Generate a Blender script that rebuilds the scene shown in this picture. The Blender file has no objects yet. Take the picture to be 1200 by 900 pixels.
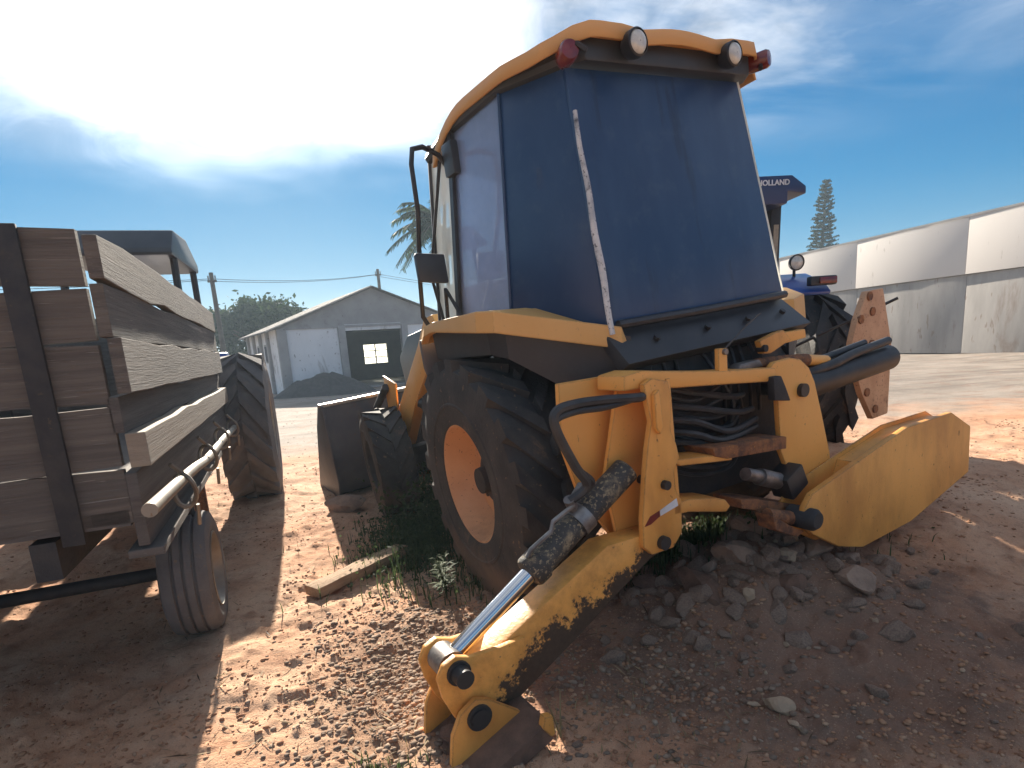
import bpy, bmesh, math, random
import numpy as np
from mathutils import Vector, Matrix, Euler
from math import radians, sin, cos, pi, tan, hypot, atan2

rng = np.random.default_rng(7)
random.seed(7)
S = bpy.context.scene
COL = S.collection

# ------------------------------------------------------------------ camera
CAM_H = 1.455
pitch, roll = radians(11.364), radians(4.0)
cd = bpy.data.cameras.new("camera")
cam = bpy.data.objects.new("camera", cd)
COL.objects.link(cam)
Fv = Vector((0, cos(pitch), -sin(pitch)))
U0 = Vector((0, sin(pitch), cos(pitch)))
R0 = Vector((1, 0, 0))
Rv = R0 * cos(roll) - U0 * sin(roll)
Uv = R0 * sin(roll) + U0 * cos(roll)
m = Matrix((Rv, Uv, -Fv)).transposed().to_4x4()
m.translation = (0, 0, CAM_H)
cam.matrix_world = m
cd.sensor_fit = 'HORIZONTAL'
cd.sensor_width = 36.0
cd.lens = 680.0 / 1200.0 * 36.0
cd.shift_y = 90.0 / 1200.0
cd.clip_start = 0.05
cd.clip_end = 3000
S.camera = cam

# ------------------------------------------------------------------ light
SUN_AZ, SUN_EL = radians(-19.8), radians(23.5)     # azimuth from +Y, negative = left
sdir = Vector((sin(SUN_AZ) * cos(SUN_EL), cos(SUN_AZ) * cos(SUN_EL), sin(SUN_EL)))
S.view_settings.view_transform = 'Standard'
S.view_settings.look = 'None'
S.view_settings.gamma = 1.0
S.view_settings.use_curve_mapping = False
S.view_settings.exposure = 1.95
S.cycles.max_bounces = 7
S.cycles.diffuse_bounces = 4
S.cycles.transparent_max_bounces = 12

sl = bpy.data.lights.new("sun", 'SUN')
sl.energy = 4.0
sl.angle = radians(0.55)
sl.color = (1.0, 0.90, 0.76)
so = bpy.data.objects.new("sun", sl)
so.rotation_euler = sdir.to_track_quat('Z', 'Y').to_euler()
so.location = (0, 0, 30)
COL.objects.link(so)


class NT:
    """small node-tree writer"""
    def __init__(s, tree):
        s.t = tree
        tree.nodes.clear()

    def n(s, typ, ins=None, **kw):
        nd = s.t.nodes.new(typ)
        for k, v in kw.items():
            setattr(nd, k, v)
        for k, v in (ins or {}).items():
            sock = nd.inputs[k]
            if isinstance(v, bpy.types.NodeSocket):
                s.t.links.new(v, sock)
            else:
                if sock.type == 'RGBA' and len(v) == 3:
                    v = (*v, 1)
                sock.default_value = v
        return nd

    def math(s, op, a, b=0.0, clamp=False):
        nd = s.n('ShaderNodeMath', {0: a, 1: b}, operation=op)
        nd.use_clamp = clamp
        return nd.outputs[0]

    def noise(s, vec, scale, detail=4, rough=0.55, dist=0.0):
        return s.n('ShaderNodeTexNoise', {'Vector': vec, 'Scale': scale, 'Detail': detail,
                                          'Roughness': rough, 'Distortion': dist}).outputs[0]

    def ramp(s, fac, a, b):
        return s.n('ShaderNodeMapRange', {'Value': fac, 'From Min': a, 'From Max': b},
                   interpolation_type='SMOOTHSTEP').outputs[0]

    def mix(s, fac, a, b):
        nd = s.n('ShaderNodeMix', data_type='RGBA')
        for i, v in ((0, fac), (6, a), (7, b)):
            if isinstance(v, bpy.types.NodeSocket):
                s.t.links.new(v, nd.inputs[i])
            else:
                nd.inputs[i].default_value = v if i == 0 else ((*v, 1) if len(v) == 3 else v)
        return nd.outputs[2]


world = bpy.data.worlds.new("World")
S.world = world
world.use_nodes = True
W = NT(world.node_tree)
sky = W.n('ShaderNodeTexSky', sky_type='NISHITA')
sky.sun_disc = False
sky.sun_elevation = SUN_EL
sky.sun_rotation = SUN_AZ
sky.air_density = 1.0
sky.dust_density = 0.1
sky.ozone_density = 1.6
gen = W.n('ShaderNodeTexCoord').outputs['Generated']
sep = W.n('ShaderNodeSeparateXYZ', {0: gen})
zc = W.math('ADD', W.math('MAXIMUM', sep.outputs[2], 0.0), 0.10)
cu = W.n('ShaderNodeCombineXYZ', {0: W.math('DIVIDE', sep.outputs[0], zc),
                                  1: W.math('DIVIDE', sep.outputs[1], zc), 2: 0.0}).outputs[0]
sundot = W.n('ShaderNodeVectorMath', {0: gen, 1: tuple(sdir)}, operation='DOT_PRODUCT').outputs['Value']
warp = W.noise(cu, 0.9, 3)
n1 = W.noise(W.n('ShaderNodeVectorMath', {0: cu, 1: (3.1, 0.4, 1.7)}, operation='ADD').outputs[0], 0.75, 7, 0.55, 0.9)
n2 = W.noise(W.n('ShaderNodeMapping', {'Vector': cu, 'Scale': (0.55, 1.5, 1), 'Rotation': (0, 0, 0.35)}).outputs[0], 1.1, 6, 0.6, 0.5)
# cloud bank: more cover high up and round the sun, open blue near the horizon
elevb = W.ramp(W.math('ADD', sep.outputs[2], W.math('MULTIPLY', W.math('SUBTRACT', warp, 0.5), 0.16)), 0.235, 0.40)
nearsun = W.ramp(sundot, 0.86, 0.985)
cov = W.math('ADD', W.math('MULTIPLY', nearsun, 0.46), W.math('MULTIPLY', n1, 0.84))
thick = W.math('MULTIPLY', W.ramp(cov, 0.42, 0.70), elevb, clamp=True)
wisp = W.math('MULTIPLY', W.math('MULTIPLY', W.ramp(n2, 0.37, 0.64), elevb), 0.75)
cloud = W.math('MAXIMUM', thick, wisp)
# forward scattering: the cloud is brightest round the sun
glow = W.math('ADD', W.math('MULTIPLY', W.math('POWER', W.math('MAXIMUM', sundot, 0.0), 38.0), 13.0), 4.2)  # base raised so the unseen overhead cloud brightens the shade
n3 = W.noise(cu, 2.6, 6, 0.6, 0.6)
shade = W.math('MULTIPLY', glow, W.math('ADD', W.math('MULTIPLY', W.ramp(n3, 0.32, 0.62), 0.6), 0.68))
ccol = W.n('ShaderNodeVectorMath', {0: (0.94, 0.97, 1.0), 'Scale': shade}, operation='SCALE').outputs[0]
skyc = W.n('ShaderNodeVectorMath', {0: sky.outputs[0], 1: (0.60, 0.90, 1.36)}, operation='MULTIPLY').outputs[0]
den = W.n('ShaderNodeVectorMath', {0: skyc, 1: (0.10, 0.10, 0.10), 2: (1, 1, 1)}, operation='MULTIPLY_ADD').outputs[0]
skyc = W.n('ShaderNodeVectorMath', {0: skyc, 1: den}, operation='DIVIDE').outputs[0]
skyc = W.n('ShaderNodeHueSaturation', {'Color': skyc, 'Saturation': 1.50, 'Value': 0.50}).outputs[0]
bg = W.n('ShaderNodeBackground', {'Color': W.mix(cloud, skyc, ccol), 'Strength': 0.062})
W.n('ShaderNodeOutputWorld', {'Surface': bg.outputs[0]})


# ------------------------------------------------------------------ materials
def new_mat(name):
    mt = bpy.data.materials.new(name)
    mt.use_nodes = True
    return mt, NT(mt.node_tree)


def coords(N):
    return N.n('ShaderNodeTexCoord').outputs['Object']


def pmat(name, base, base2=None, scale=6.0, rough=0.6, metal=0.0, bump=0.0, bscale=40.0,
         dirt=None, damt=0.0, dscale=5.0, spec=0.5, stretch=(1, 1, 1), coat=0.0, tran=0.0, lowdirt=None, edge=0.0):
    mt, N = new_mat(name)
    co = coords(N)
    st = N.n('ShaderNodeMapping', {'Vector': co, 'Scale': stretch}).outputs[0]
    a = N.noise(st, scale, 6, 0.6)
    col = N.mix(N.ramp(a, 0.32, 0.70), base, base2 or tuple(min(1, c * 0.72) for c in base))
    r = rough
    if dirt:
        d1 = N.noise(st, dscale, 8, 0.68, 0.4)
        d2 = N.noise(st, dscale * 7, 5, 0.6)
        lo = 0.74 - damt * 0.42
        dm = N.math('MAXIMUM', N.ramp(d1, lo - 0.03, lo + 0.14),
                    N.math('MULTIPLY', N.ramp(d2, lo + .02, lo + 0.07), 0.8))
        if lowdirt:
            z = N.n('ShaderNodeSeparateXYZ', {0: co}).outputs[2]
            k = N.ramp(N.math('ADD', z, N.math('MULTIPLY', N.math('SUBTRACT', d1, 0.5), lowdirt * 1.2)), lowdirt, lowdirt * 0.35)
            dm = N.math('MAXIMUM', dm, N.math('MULTIPLY', k, 0.85))
        col = N.mix(dm, col, dirt)
        r = N.math('ADD', N.math('MULTIPLY', dm, max(0.0, 0.92 - rough)), rough)
    if edge:      # chipped, rubbed edges
        bv = N.n('ShaderNodeBevel', {'Radius': 0.011}, samples=3).outputs[0]
        gn = N.n('ShaderNodeNewGeometry').outputs['Normal']
        dt = N.n('ShaderNodeVectorMath', {0: bv, 1: gn}, operation='DOT_PRODUCT').outputs['Value']
        ew = N.math('ADD', N.math('SUBTRACT', 1.0, dt), N.math('MULTIPLY', N.math('SUBTRACT', N.noise(co, 38, 6, 0.7), 0.56), 0.75))
        col = N.mix(N.math('MULTIPLY', N.ramp(ew, 0.05, 0.13), edge), col, (0.07, 0.038, 0.024))
    ins = {'Base Color': col, 'Roughness': r, 'Metallic': metal, 'Specular IOR Level': spec, 'Coat Weight': coat}
    if bump:
        h = N.noise(st, bscale, 6, 0.65)
        ins['Normal'] = N.n('ShaderNodeBump', {'Height': h, 'Strength': bump, 'Distance': 0.02}).outputs[0]
    p = N.n('ShaderNodeBsdfPrincipled', ins).outputs[0]
    if tran:
        t = N.n('ShaderNodeBsdfTranslucent', {'Color': base}).outputs[0]
        p = N.n('ShaderNodeMixShader', {0: tran, 1: p, 2: t}).outputs[0]
    N.n('ShaderNodeOutputMaterial', {'Surface': p})
    return mt


YEL = (0.86, 0.41, 0.095)
M = {}
M['yellow'] = pmat('yellow_paint', YEL, (0.80, 0.375, 0.088), 2.5, 0.46, dirt=(0.13, 0.065, 0.035), damt=0.17, dscale=4, bump=0.08, bscale=50, stretch=(1, 1, 0.4), edge=0.8)
M['yellow_mud'] = pmat('yellow_paint_muddy', YEL, (0.56, 0.24, 0.05), 3, 0.5, dirt=(0.09, 0.048, 0.028), damt=0.20, dscale=5, bump=0.12, bscale=45, stretch=(1, 1, 0.45), edge=0.9)
M['fender'] = pmat('fender_yellow', (0.72, 0.40, 0.13), (0.66, 0.35, 0.10), 2, 0.5, dirt=(0.30, 0.18, 0.10), damt=0.16, dscale=5, stretch=(1, 1, 0.5), bump=0.05, edge=0.5)
M['roof'] = pmat('roof_yellow_plastic', (0.80, 0.49, 0.20), (0.74, 0.44, 0.17), 2, 0.4, tran=0.22)
M['rust'] = pmat('rusty_steel', (0.34, 0.14, 0.055), (0.10, 0.05, 0.035), 18, 0.85, bump=0.5, bscale=70, dirt=(0.5, 0.22, 0.06), damt=0.35, dscale=12)
M['black'] = pmat('black_steel', (0.018, 0.019, 0.022), (0.035, 0.034, 0.033), 8, 0.5, dirt=(0.10, 0.075, 0.055), damt=0.2, dscale=7)
M['dark'] = pmat('dark_grime', (0.022, 0.024, 0.028), (0.045, 0.042, 0.04), 9, 0.72, bump=0.3, bscale=30, dirt=(0.09, 0.07, 0.05), damt=0.25)
M['plastic'] = pmat('black_plastic', (0.03, 0.033, 0.038), (0.045, 0.048, 0.052), 4, 0.45, bump=0.08, bscale=90, dirt=(0.12, 0.10, 0.085), damt=0.18, dscale=5)
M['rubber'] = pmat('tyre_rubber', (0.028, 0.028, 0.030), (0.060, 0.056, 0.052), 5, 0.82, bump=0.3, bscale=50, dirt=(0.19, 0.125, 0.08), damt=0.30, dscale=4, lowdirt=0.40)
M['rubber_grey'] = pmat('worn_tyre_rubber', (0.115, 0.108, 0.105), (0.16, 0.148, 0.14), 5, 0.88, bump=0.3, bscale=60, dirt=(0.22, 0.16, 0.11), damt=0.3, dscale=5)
M['hose'] = pmat('hose_rubber', (0.025, 0.027, 0.03), (0.05, 0.05, 0.05), 14, 0.55, dirt=(0.13, 0.10, 0.08), damt=0.25)
M['chrome'] = pmat('chrome_rod', (0.72, 0.72, 0.72), (0.60, 0.60, 0.6), 3, 0.14, metal=1.0)
M['steel'] = pmat('bare_steel', (0.30, 0.29, 0.28), (0.16, 0.14, 0.13), 12, 0.45, metal=0.7, bump=0.1)
M['barrel'] = pmat('oily_barrel', (0.05, 0.045, 0.04), (0.03, 0.028, 0.026), 8, 0.6, bump=0.35, bscale=40, dirt=(0.34, 0.26, 0.155), damt=0.48, dscale=9, stretch=(1, 1, 1))
M['rim'] = pmat('rim_orange', (0.66, 0.35, 0.17), (0.58, 0.29, 0.13), 3, 0.55, dirt=(0.22, 0.12, 0.065), damt=0.32, dscale=6, lowdirt=0.45)
M['mud'] = pmat('mud', (0.21, 0.115, 0.075), (0.11, 0.065, 0.045), 10, 0.95, bump=0.8, bscale=30)
M['lamp'] = pmat('lamp_lens', (0.62, 0.62, 0.55), (0.45, 0.45, 0.40), 25, 0.15, spec=0.8, coat=0.6)
M['redlens'] = pmat('red_lens', (0.20, 0.025, 0.02), (0.12, 0.02, 0.02), 12, 0.2, coat=0.5)
M['weatherstrip'] = pmat('peeling_strip', (0.70, 0.70, 0.68), (0.42, 0.44, 0.46), 9, 0.6, dirt=(0.05, 0.06, 0.08), damt=0.42, dscale=9, bump=0.3)
M['bucketsteel'] = pmat('bucket_steel', (0.085, 0.09, 0.105), (0.13, 0.13, 0.135), 3, 0.55, metal=0.2, dirt=(0.20, 0.12, 0.08), damt=0.3)
M['sun_edge'] = pmat('sunlit_bright_edge', (0.55, 0.53, 0.50), (0.38, 0.35, 0.32), 12, 0.35, metal=0.8)  # bucket lip: its sunlit edge is put into the pale colour
M['wood'] = pmat('weathered_wood', (0.18, 0.155, 0.13), (0.115, 0.10, 0.087), 5, 0.9, bump=0.7, bscale=22, stretch=(0.22, 1, 7), dirt=(0.32, 0.285, 0.24), damt=0.30, dscale=3)
M['endwood'] = pmat('weathered_end_wood', (0.18, 0.155, 0.13), (0.115, 0.10, 0.087), 5, 0.9, bump=0.7, bscale=22, stretch=(1, 0.22, 7), dirt=(0.32, 0.285, 0.24), damt=0.30, dscale=3)
M['woodpale'] = pmat('pale_beam_wood', (0.33, 0.27, 0.20), (0.25, 0.20, 0.15), 4, 0.85, bump=0.4, bscale=22, stretch=(0.2, 1, 7))
M['wooddark'] = pmat('dark_board', (0.14, 0.122, 0.108), (0.09, 0.08, 0.072), 5, 0.9, bump=0.5, bscale=24, stretch=(0.2, 1, 7), dirt=(0.26, 0.225, 0.19), damt=0.25)
M['plank'] = pmat('plank_wood', (0.46, 0.31, 0.19), (0.30, 0.19, 0.115), 5, 0.9, bump=0.6, bscale=20, stretch=(1, 9, 9), dirt=(0.14, 0.09, 0.06), damt=0.25)
M['galv'] = pmat('galvanised_pipe', (0.30, 0.26, 0.205), (0.22, 0.185, 0.145), 8, 0.5, metal=0.4, dirt=(0.30, 0.20, 0.12), damt=0.3)
M['bluepaint'] = pmat('blue_tractor_paint', (0.02, 0.075, 0.32), (0.015, 0.06, 0.26), 3, 0.35, coat=0.3, dirt=(0.10, 0.09, 0.09), damt=0.12)
M['darkblue'] = pmat('dark_blue_plastic', (0.012, 0.03, 0.10), (0.016, 0.04, 0.13), 3, 0.4)
M['whitepaint'] = pmat('white_letters', (0.75, 0.76, 0.78), rough=0.5)
M['tan_sticker'] = pmat('tan_sticker', (0.36, 0.33, 0.25), (0.26, 0.24, 0.19), 20, 0.6)
M['plaster'] = pmat('old_whitewash', (0.78, 0.78, 0.78), (0.68, 0.68, 0.68), 0.9, 0.9, bump=0.15, bscale=12, dirt=(0.27, 0.24, 0.22), damt=0.34, dscale=1.0, stretch=(1, 1, 0.5))
M['concrete'] = pmat('bare_concrete', (0.36, 0.35, 0.34), (0.28, 0.27, 0.265), 1.2, 0.92, bump=0.2, bscale=10, dirt=(0.14, 0.12, 0.11), damt=0.25, dscale=1.0)
M['wallwhite'] = pmat('pale_wall_paint', (0.62, 0.58, 0.54), (0.60, 0.56, 0.52), 0.35, 0.85, dirt=(0.46, 0.42, 0.38), damt=0.24, dscale=0.9, stretch=(1, 1, 0.25))
M['wallstain'] = pmat('stained_concrete_wall', (0.38, 0.355, 0.33), (0.25, 0.235, 0.22), 0.8, 0.93, bump=0.2, bscale=6, dirt=(0.22, 0.17, 0.14), damt=0.34, dscale=1.1, stretch=(1, 1, 0.25))
M['rooftile'] = pmat('old_roof_sheet', (0.20, 0.185, 0.175), (0.12, 0.115, 0.11), 2, 0.9, dirt=(0.08, 0.075, 0.07), damt=0.3)
M['interior'] = pmat('interior_shade_tone', (0.09, 0.095, 0.11), (0.07, 0.075, 0.09), 2, 0.95)  # dark tone carries the shade inside the shed
M['polewood'] = pmat('pole_concrete', (0.13, 0.115, 0.10), (0.09, 0.08, 0.07), 5, 0.9)
M['bark'] = pmat('bark', (0.11, 0.085, 0.065), (0.06, 0.048, 0.04), 8, 0.95, bump=0.6, bscale=20)
M['rockbrown'] = pmat('clod_rock', (0.35, 0.235, 0.165), (0.22, 0.145, 0.105), 9, 0.95, bump=0.7, bscale=24, dirt=(0.42, 0.29, 0.20), damt=0.3, dscale=8)
M['rockpale'] = pmat('pale_stone', (0.46, 0.33, 0.215), (0.34, 0.23, 0.15), 12, 0.9, bump=0.5, bscale=30)
M['greypanel'] = pmat('grey_panel', (0.15, 0.13, 0.13), (0.11, 0.10, 0.10), 3, 0.6, dirt=(0.22, 0.16, 0.12), damt=0.2)
M['seat'] = pmat('seat_vinyl', (0.03, 0.03, 0.033), rough=0.6)
M['holeplate'] = pmat('faded_orange_plate', (0.62, 0.36, 0.20), (0.50, 0.27, 0.14), 6, 0.6, dirt=(0.16, 0.08, 0.045), damt=0.35, dscale=8)


def leafmat(name, a, b, tran=0.35):
    mt, N = new_mat(name)
    rnd = N.n('ShaderNodeNewGeometry').outputs['Random Per Island']
    col = N.mix(rnd, a, b)
    d = N.n('ShaderNodeBsdfPrincipled', {'Base Color': col, 'Roughness': 0.7, 'Specular IOR Level': 0.12}).outputs[0]
    t = N.n('ShaderNodeBsdfTranslucent', {'Color': col}).outputs[0]
    N.n('ShaderNodeOutputMaterial', {'Surface': N.n('ShaderNodeMixShader', {0: tran, 1: d, 2: t}).outputs[0]})
    return mt


M['leaf'] = leafmat('tree_leaf', (0.018, 0.036, 0.016), (0.055, 0.08, 0.034))
M['needle'] = leafmat('pine_needle', (0.020, 0.035, 0.018), (0.055, 0.075, 0.035), 0.2)
M['frond'] = leafmat('palm_leaflet', (0.018, 0.034, 0.016), (0.05, 0.075, 0.032))
M['weed'] = leafmat('weed_leaf', (0.030, 0.055, 0.022), (0.085, 0.115, 0.045))
M['drygrass'] = leafmat('dry_grass', (0.26, 0.20, 0.10), (0.42, 0.34, 0.19))


def film_mat():
    """dark window film: reflective black sheet with dusty streaks"""
    mt, N = new_mat('dark_window_film')
    co = coords(N)
    d = N.noise(N.n('ShaderNodeMapping', {'Vector': co, 'Scale': (1, 2.2, 0.8)}).outputs[0], 1.6, 6, 0.6)
    f = N.noise(co, 60, 3)
    col = N.mix(N.ramp(d, 0.35, 0.75), (0.010, 0.040, 0.115), (0.028, 0.070, 0.155))  # blue of the reflected sky painted into the base colour
    r = N.math('ADD', N.math('MULTIPLY', d, 0.22), 0.26)
    drip = N.noise(N.n('ShaderNodeMapping', {'Vector': co, 'Scale': (6, 6, 0.55)}).outputs[0], 1.3, 5, 0.6)
    col = N.mix(N.math('MULTIPLY', N.ramp(drip, 0.60, 0.72), 0.75), col, (0.008, 0.022, 0.06))
    col = N.mix(N.math('MULTIPLY', N.ramp(N.noise(co, 9, 7, 0.7), 0.5, 0.75), 0.35), col, (0.07, 0.11, 0.165))
    bmp = N.n('ShaderNodeBump', {'Height': N.noise(co, 3.0, 3), 'Strength': 0.06, 'Distance': 0.05}).outputs[0]
    p = N.n('ShaderNodeBsdfPrincipled', {'Base Color': col, 'Roughness': r, 'Metallic': 0.0, 'IOR': 1.55,
                                         'Specular IOR Level': 0.5, 'Normal': bmp})
    N.n('ShaderNodeOutputMaterial', {'Surface': p.outputs[0]})
    return mt


def glass_mat(name, tint, dust, dustcol):
    mt, N = new_mat(name)
    co = coords(N)
    d = N.ramp(N.noise(co, 2.2, 6, 0.6), 0.25, 0.8)
    tr = N.n('ShaderNodeBsdfTransparent', {'Color': tint}).outputs[0]
    gl = N.n('ShaderNodeBsdfGlossy', {'Color': (1, 1, 1), 'Roughness': 0.03}).outputs[0]
    fr = N.n('ShaderNodeFresnel', {'IOR': 1.5}).outputs[0]
    g = N.n('ShaderNodeMixShader', {0: fr, 1: tr, 2: gl}).outputs[0]
    df = N.n('ShaderNodeAddShader', {0: N.n('ShaderNodeBsdfTranslucent', {'Color': dustcol}).outputs[0],
                                     1: N.n('ShaderNodeBsdfDiffuse', {'Color': tuple(c * .4 for c in dustcol)}).outputs[0]}).outputs[0]
    f = N.math('ADD', N.math('MULTIPLY', d, dust * 0.5), dust * 0.75)
    N.n('ShaderNodeOutputMaterial', {'Surface': N.n('ShaderNodeMixShader', {0: f, 1: g, 2: df}).outputs[0]})
    return mt


M['film'] = film_mat()
M['glass'] = glass_mat('side_glass', (0.56, 0.63, 0.74), 0.27, (0.54, 0.60, 0.72))
M['dustyglass'] = glass_mat('dusty_glass', (0.85, 0.86, 0.86), 0.55, (0.72, 0.68, 0.58))
M['mirrorglass'] = pmat('mirror_back', (0.05, 0.055, 0.06), rough=0.45)
M['pane'] = glass_mat('frosted_pane', (0.8, 0.82, 0.8), 0.6, (0.8, 0.8, 0.74))


# ------------------------------------------------------------------ mesh writer
def rot_to(d):
    return Vector(d).to_track_quat('Z', 'Y').to_matrix()


class G:
    def __init__(s):
        s.v, s.f = [], []

    def add(s, verts, faces):
        o = len(s.v)
        s.v += [tuple(p) for p in verts]
        s.f += [tuple(i + o for i in fc) for fc in faces]
        return s

    def box(s, c, size, rot=None):
        x, y, z = (k / 2 for k in size)
        P = [Vector((a * x, b * y, d * z)) for a in (-1, 1) for b in (-1, 1) for d in (-1, 1)]
        if rot is not None:
            P = [rot @ p for p in P]
        P = [p + Vector(c) for p in P]
        return s.add(P, [(0, 1, 3, 2), (4, 6, 7, 5), (0, 4, 5, 1), (2, 3, 7, 6), (0, 2, 6, 4), (1, 5, 7, 3)])

    def prism(s, poly, ax, a0, a1):
        """polygon in the plane across axis ax, extruded from a0 to a1"""
        def P(p, a):
            q = list(p)
            q.insert(ax, a)
            return q
        n = len(poly)
        V = [P(p, a0) for p in poly] + [P(p, a1) for p in poly]
        F = [tuple(range(n))[::-1], tuple(range(n, 2 * n))]
        F += [(i, (i + 1) % n, n + (i + 1) % n, n + i) for i in range(n)]
        return s.add(V, F)

    def tube(s, path, r, n=10, cap=True):
        P = [Vector(p) for p in path]
        rs = r if isinstance(r, (list, tuple)) else [r] * len(P)
        V, Fc = [], []
        up = None
        for i, p in enumerate(P):
            t = (P[min(i + 1, len(P) - 1)] - P[max(i - 1, 0)]).normalized()
            if up is None:
                up = t.orthogonal().normalized()
            up = (up - t * up.dot(t)).normalized()
            b = t.cross(up)
            for k in range(n):
                a = 2 * pi * k / n
                V.append(p + (up * cos(a) + b * sin(a)) * rs[i])
        for i in range(len(P) - 1):
            for k in range(n):
                k2 = (k + 1) % n
                Fc.append((i * n + k, i * n + k2, (i + 1) * n + k2, (i + 1) * n + k))
        if cap:
            Fc.append(tuple(range(n))[::-1])
            Fc.append(tuple((len(P) - 1) * n + k for k in range(n)))
        return s.add(V, Fc)

    def lathe(s, prof, origin, axis, n=48):
        """profile of (radius, along-axis) turned about axis"""
        Rm = rot_to(axis)
        o = Vector(origin)
        V, Fc = [], []
        for (r, h) in prof:
            for k in range(n):
                a = 2 * pi * k / n
                V.append(o + Rm @ Vector((r * cos(a), r * sin(a), h)))
        for i in range(len(prof) - 1):
            for k in range(n):
                k2 = (k + 1) % n
                Fc.append((i * n + k, i * n + k2, (i + 1) * n + k2, (i + 1) * n + k))
        return s.add(V, Fc)

    def rock(s, c, size, seed, sub=2, jag=0.3):
        bm = bmesh.new()
        bmesh.ops.create_icosphere(bm, subdivisions=sub, radius=1.0)
        r = np.random.default_rng(seed)
        dirs = [Vector(r.normal(size=3)).normalized() for _ in range(15)]
        cut = [0.50 + 0.32 * r.random() for _ in dirs]
        V = []
        for v in bm.verts:
            p = v.co.copy()
            for d, k in zip(dirs, cut):
                e = p.dot(d) - k
                if e > 0:
                    p -= d * e
            p *= 1 + jag * 0.25 * (r.random() - 0.5)
            V.append(Vector((p.x * size[0], p.y * size[1], p.z * size[2])) + Vector(c))
        F = [tuple(v.index for v in f.verts) for f in bm.faces]
        bm.free()
        return s.add(V, F)

    def mesh(s, name, mat, smooth=None, bevel=0.0):
        me = bpy.data.meshes.new(name)
        me.from_pydata(s.v, [], s.f)
        me.update()
        bm = bmesh.new()
        bm.from_mesh(me)
        bmesh.ops.recalc_face_normals(bm, faces=bm.faces)
        if bevel:
            ed = [e for e in bm.edges if len(e.link_faces) == 2 and e.calc_face_angle(0) > radians(38)]
            bmesh.ops.bevel(bm, geom=ed, offset=bevel, segments=2, profile=0.6, affect='EDGES', clamp_overlap=True)
        bm.to_mesh(me)
        bm.free()
        me.materials.append(mat)
        if smooth is None:
            smooth = 38
        if smooth:
            me.shade_smooth()
            me.set_sharp_from_angle(angle=radians(smooth))
        return me

    def build(s, name, mat, parent=None, smooth=None, bevel=0.0):
        o = bpy.data.objects.new(name, s.mesh(name, M[mat] if isinstance(mat, str) else mat, smooth, bevel))
        COL.objects.link(o)
        if parent is not None:
            o.parent = parent
        return o


def fast_mesh(name, V, F, mat, smooth=False):
    me = bpy.data.meshes.new(name)
    V = np.asarray(V, np.float32)
    F = np.asarray(F, np.int32)
    k = F.shape[1]
    me.vertices.add(len(V))
    me.vertices.foreach_set('co', V.ravel())
    me.loops.add(F.size)
    me.loops.foreach_set('vertex_index', F.ravel())
    me.polygons.add(len(F))
    me.polygons.foreach_set('loop_start', np.arange(len(F), dtype=np.int32) * k)
    me.polygons.foreach_set('loop_total', np.full(len(F), k, np.int32))
    me.update(calc_edges=True)
    me.validate()
    me.materials.append(mat)
    if smooth:
        me.shade_smooth()
    return me


def link_mesh(name, me, parent=None):
    o = bpy.data.objects.new(name, me)
    COL.objects.link(o)
    if parent is not None:
        o.parent = parent
    return o


def thing(name, label, cat, loc=(0, 0, 0), rot=(0, 0, 0), group=None):
    o = bpy.data.objects.new(name, None)
    COL.objects.link(o)
    o.location = loc
    o.rotation_euler = rot
    o.empty_display_size = 0.2
    return tag(o, label, cat, group)


def tag(o, label, cat, group=None):
    o['label'] = label
    o['category'] = cat
    if group:
        o['group'] = group
    return o


def structure(o):
    o['kind'] = 'structure'
    return o


# ------------------------------------------------------------------ ground
MO = Vector((0.727, 3.78, 0.091))               # backhoe: ground point under the rear axle
MROT = (radians(-5.39), 0, radians(120.1))
mF = np.array([-sin(radians(30.1)), cos(radians(30.1))])
mL = np.array([-cos(radians(30.1)), -sin(radians(30.1))])
MM = Matrix.Translation(MO) @ Euler(MROT).to_matrix().to_4x4()


def hash2(ix, iy, seed):
    h = (ix.astype(np.int64) * 374761393 + iy.astype(np.int64) * 668265263 + seed * 974711) & 0x7fffffff
    h = ((h ^ (h >> 13)) * 1274126177) & 0x7fffffff
    return ((h ^ (h >> 16)) & 0xffff) / 65535.0


def vnoise(x, y, seed=0):
    ix, iy = np.floor(x), np.floor(y)
    fx, fy = x - ix, y - iy
    fx = fx * fx * (3 - 2 * fx)
    fy = fy * fy * (3 - 2 * fy)
    a, b = hash2(ix, iy, seed), hash2(ix + 1, iy, seed)
    c, d = hash2(ix, iy + 1, seed), hash2(ix + 1, iy + 1, seed)
    return (a * (1 - fx) + b * fx) * (1 - fy) + (c * (1 - fx) + d * fx) * fy - 0.5


def sst(x, a, b):
    t = np.clip((x - a) / (b - a), 0, 1)
    return t * t * (3 - 2 * t)


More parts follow.
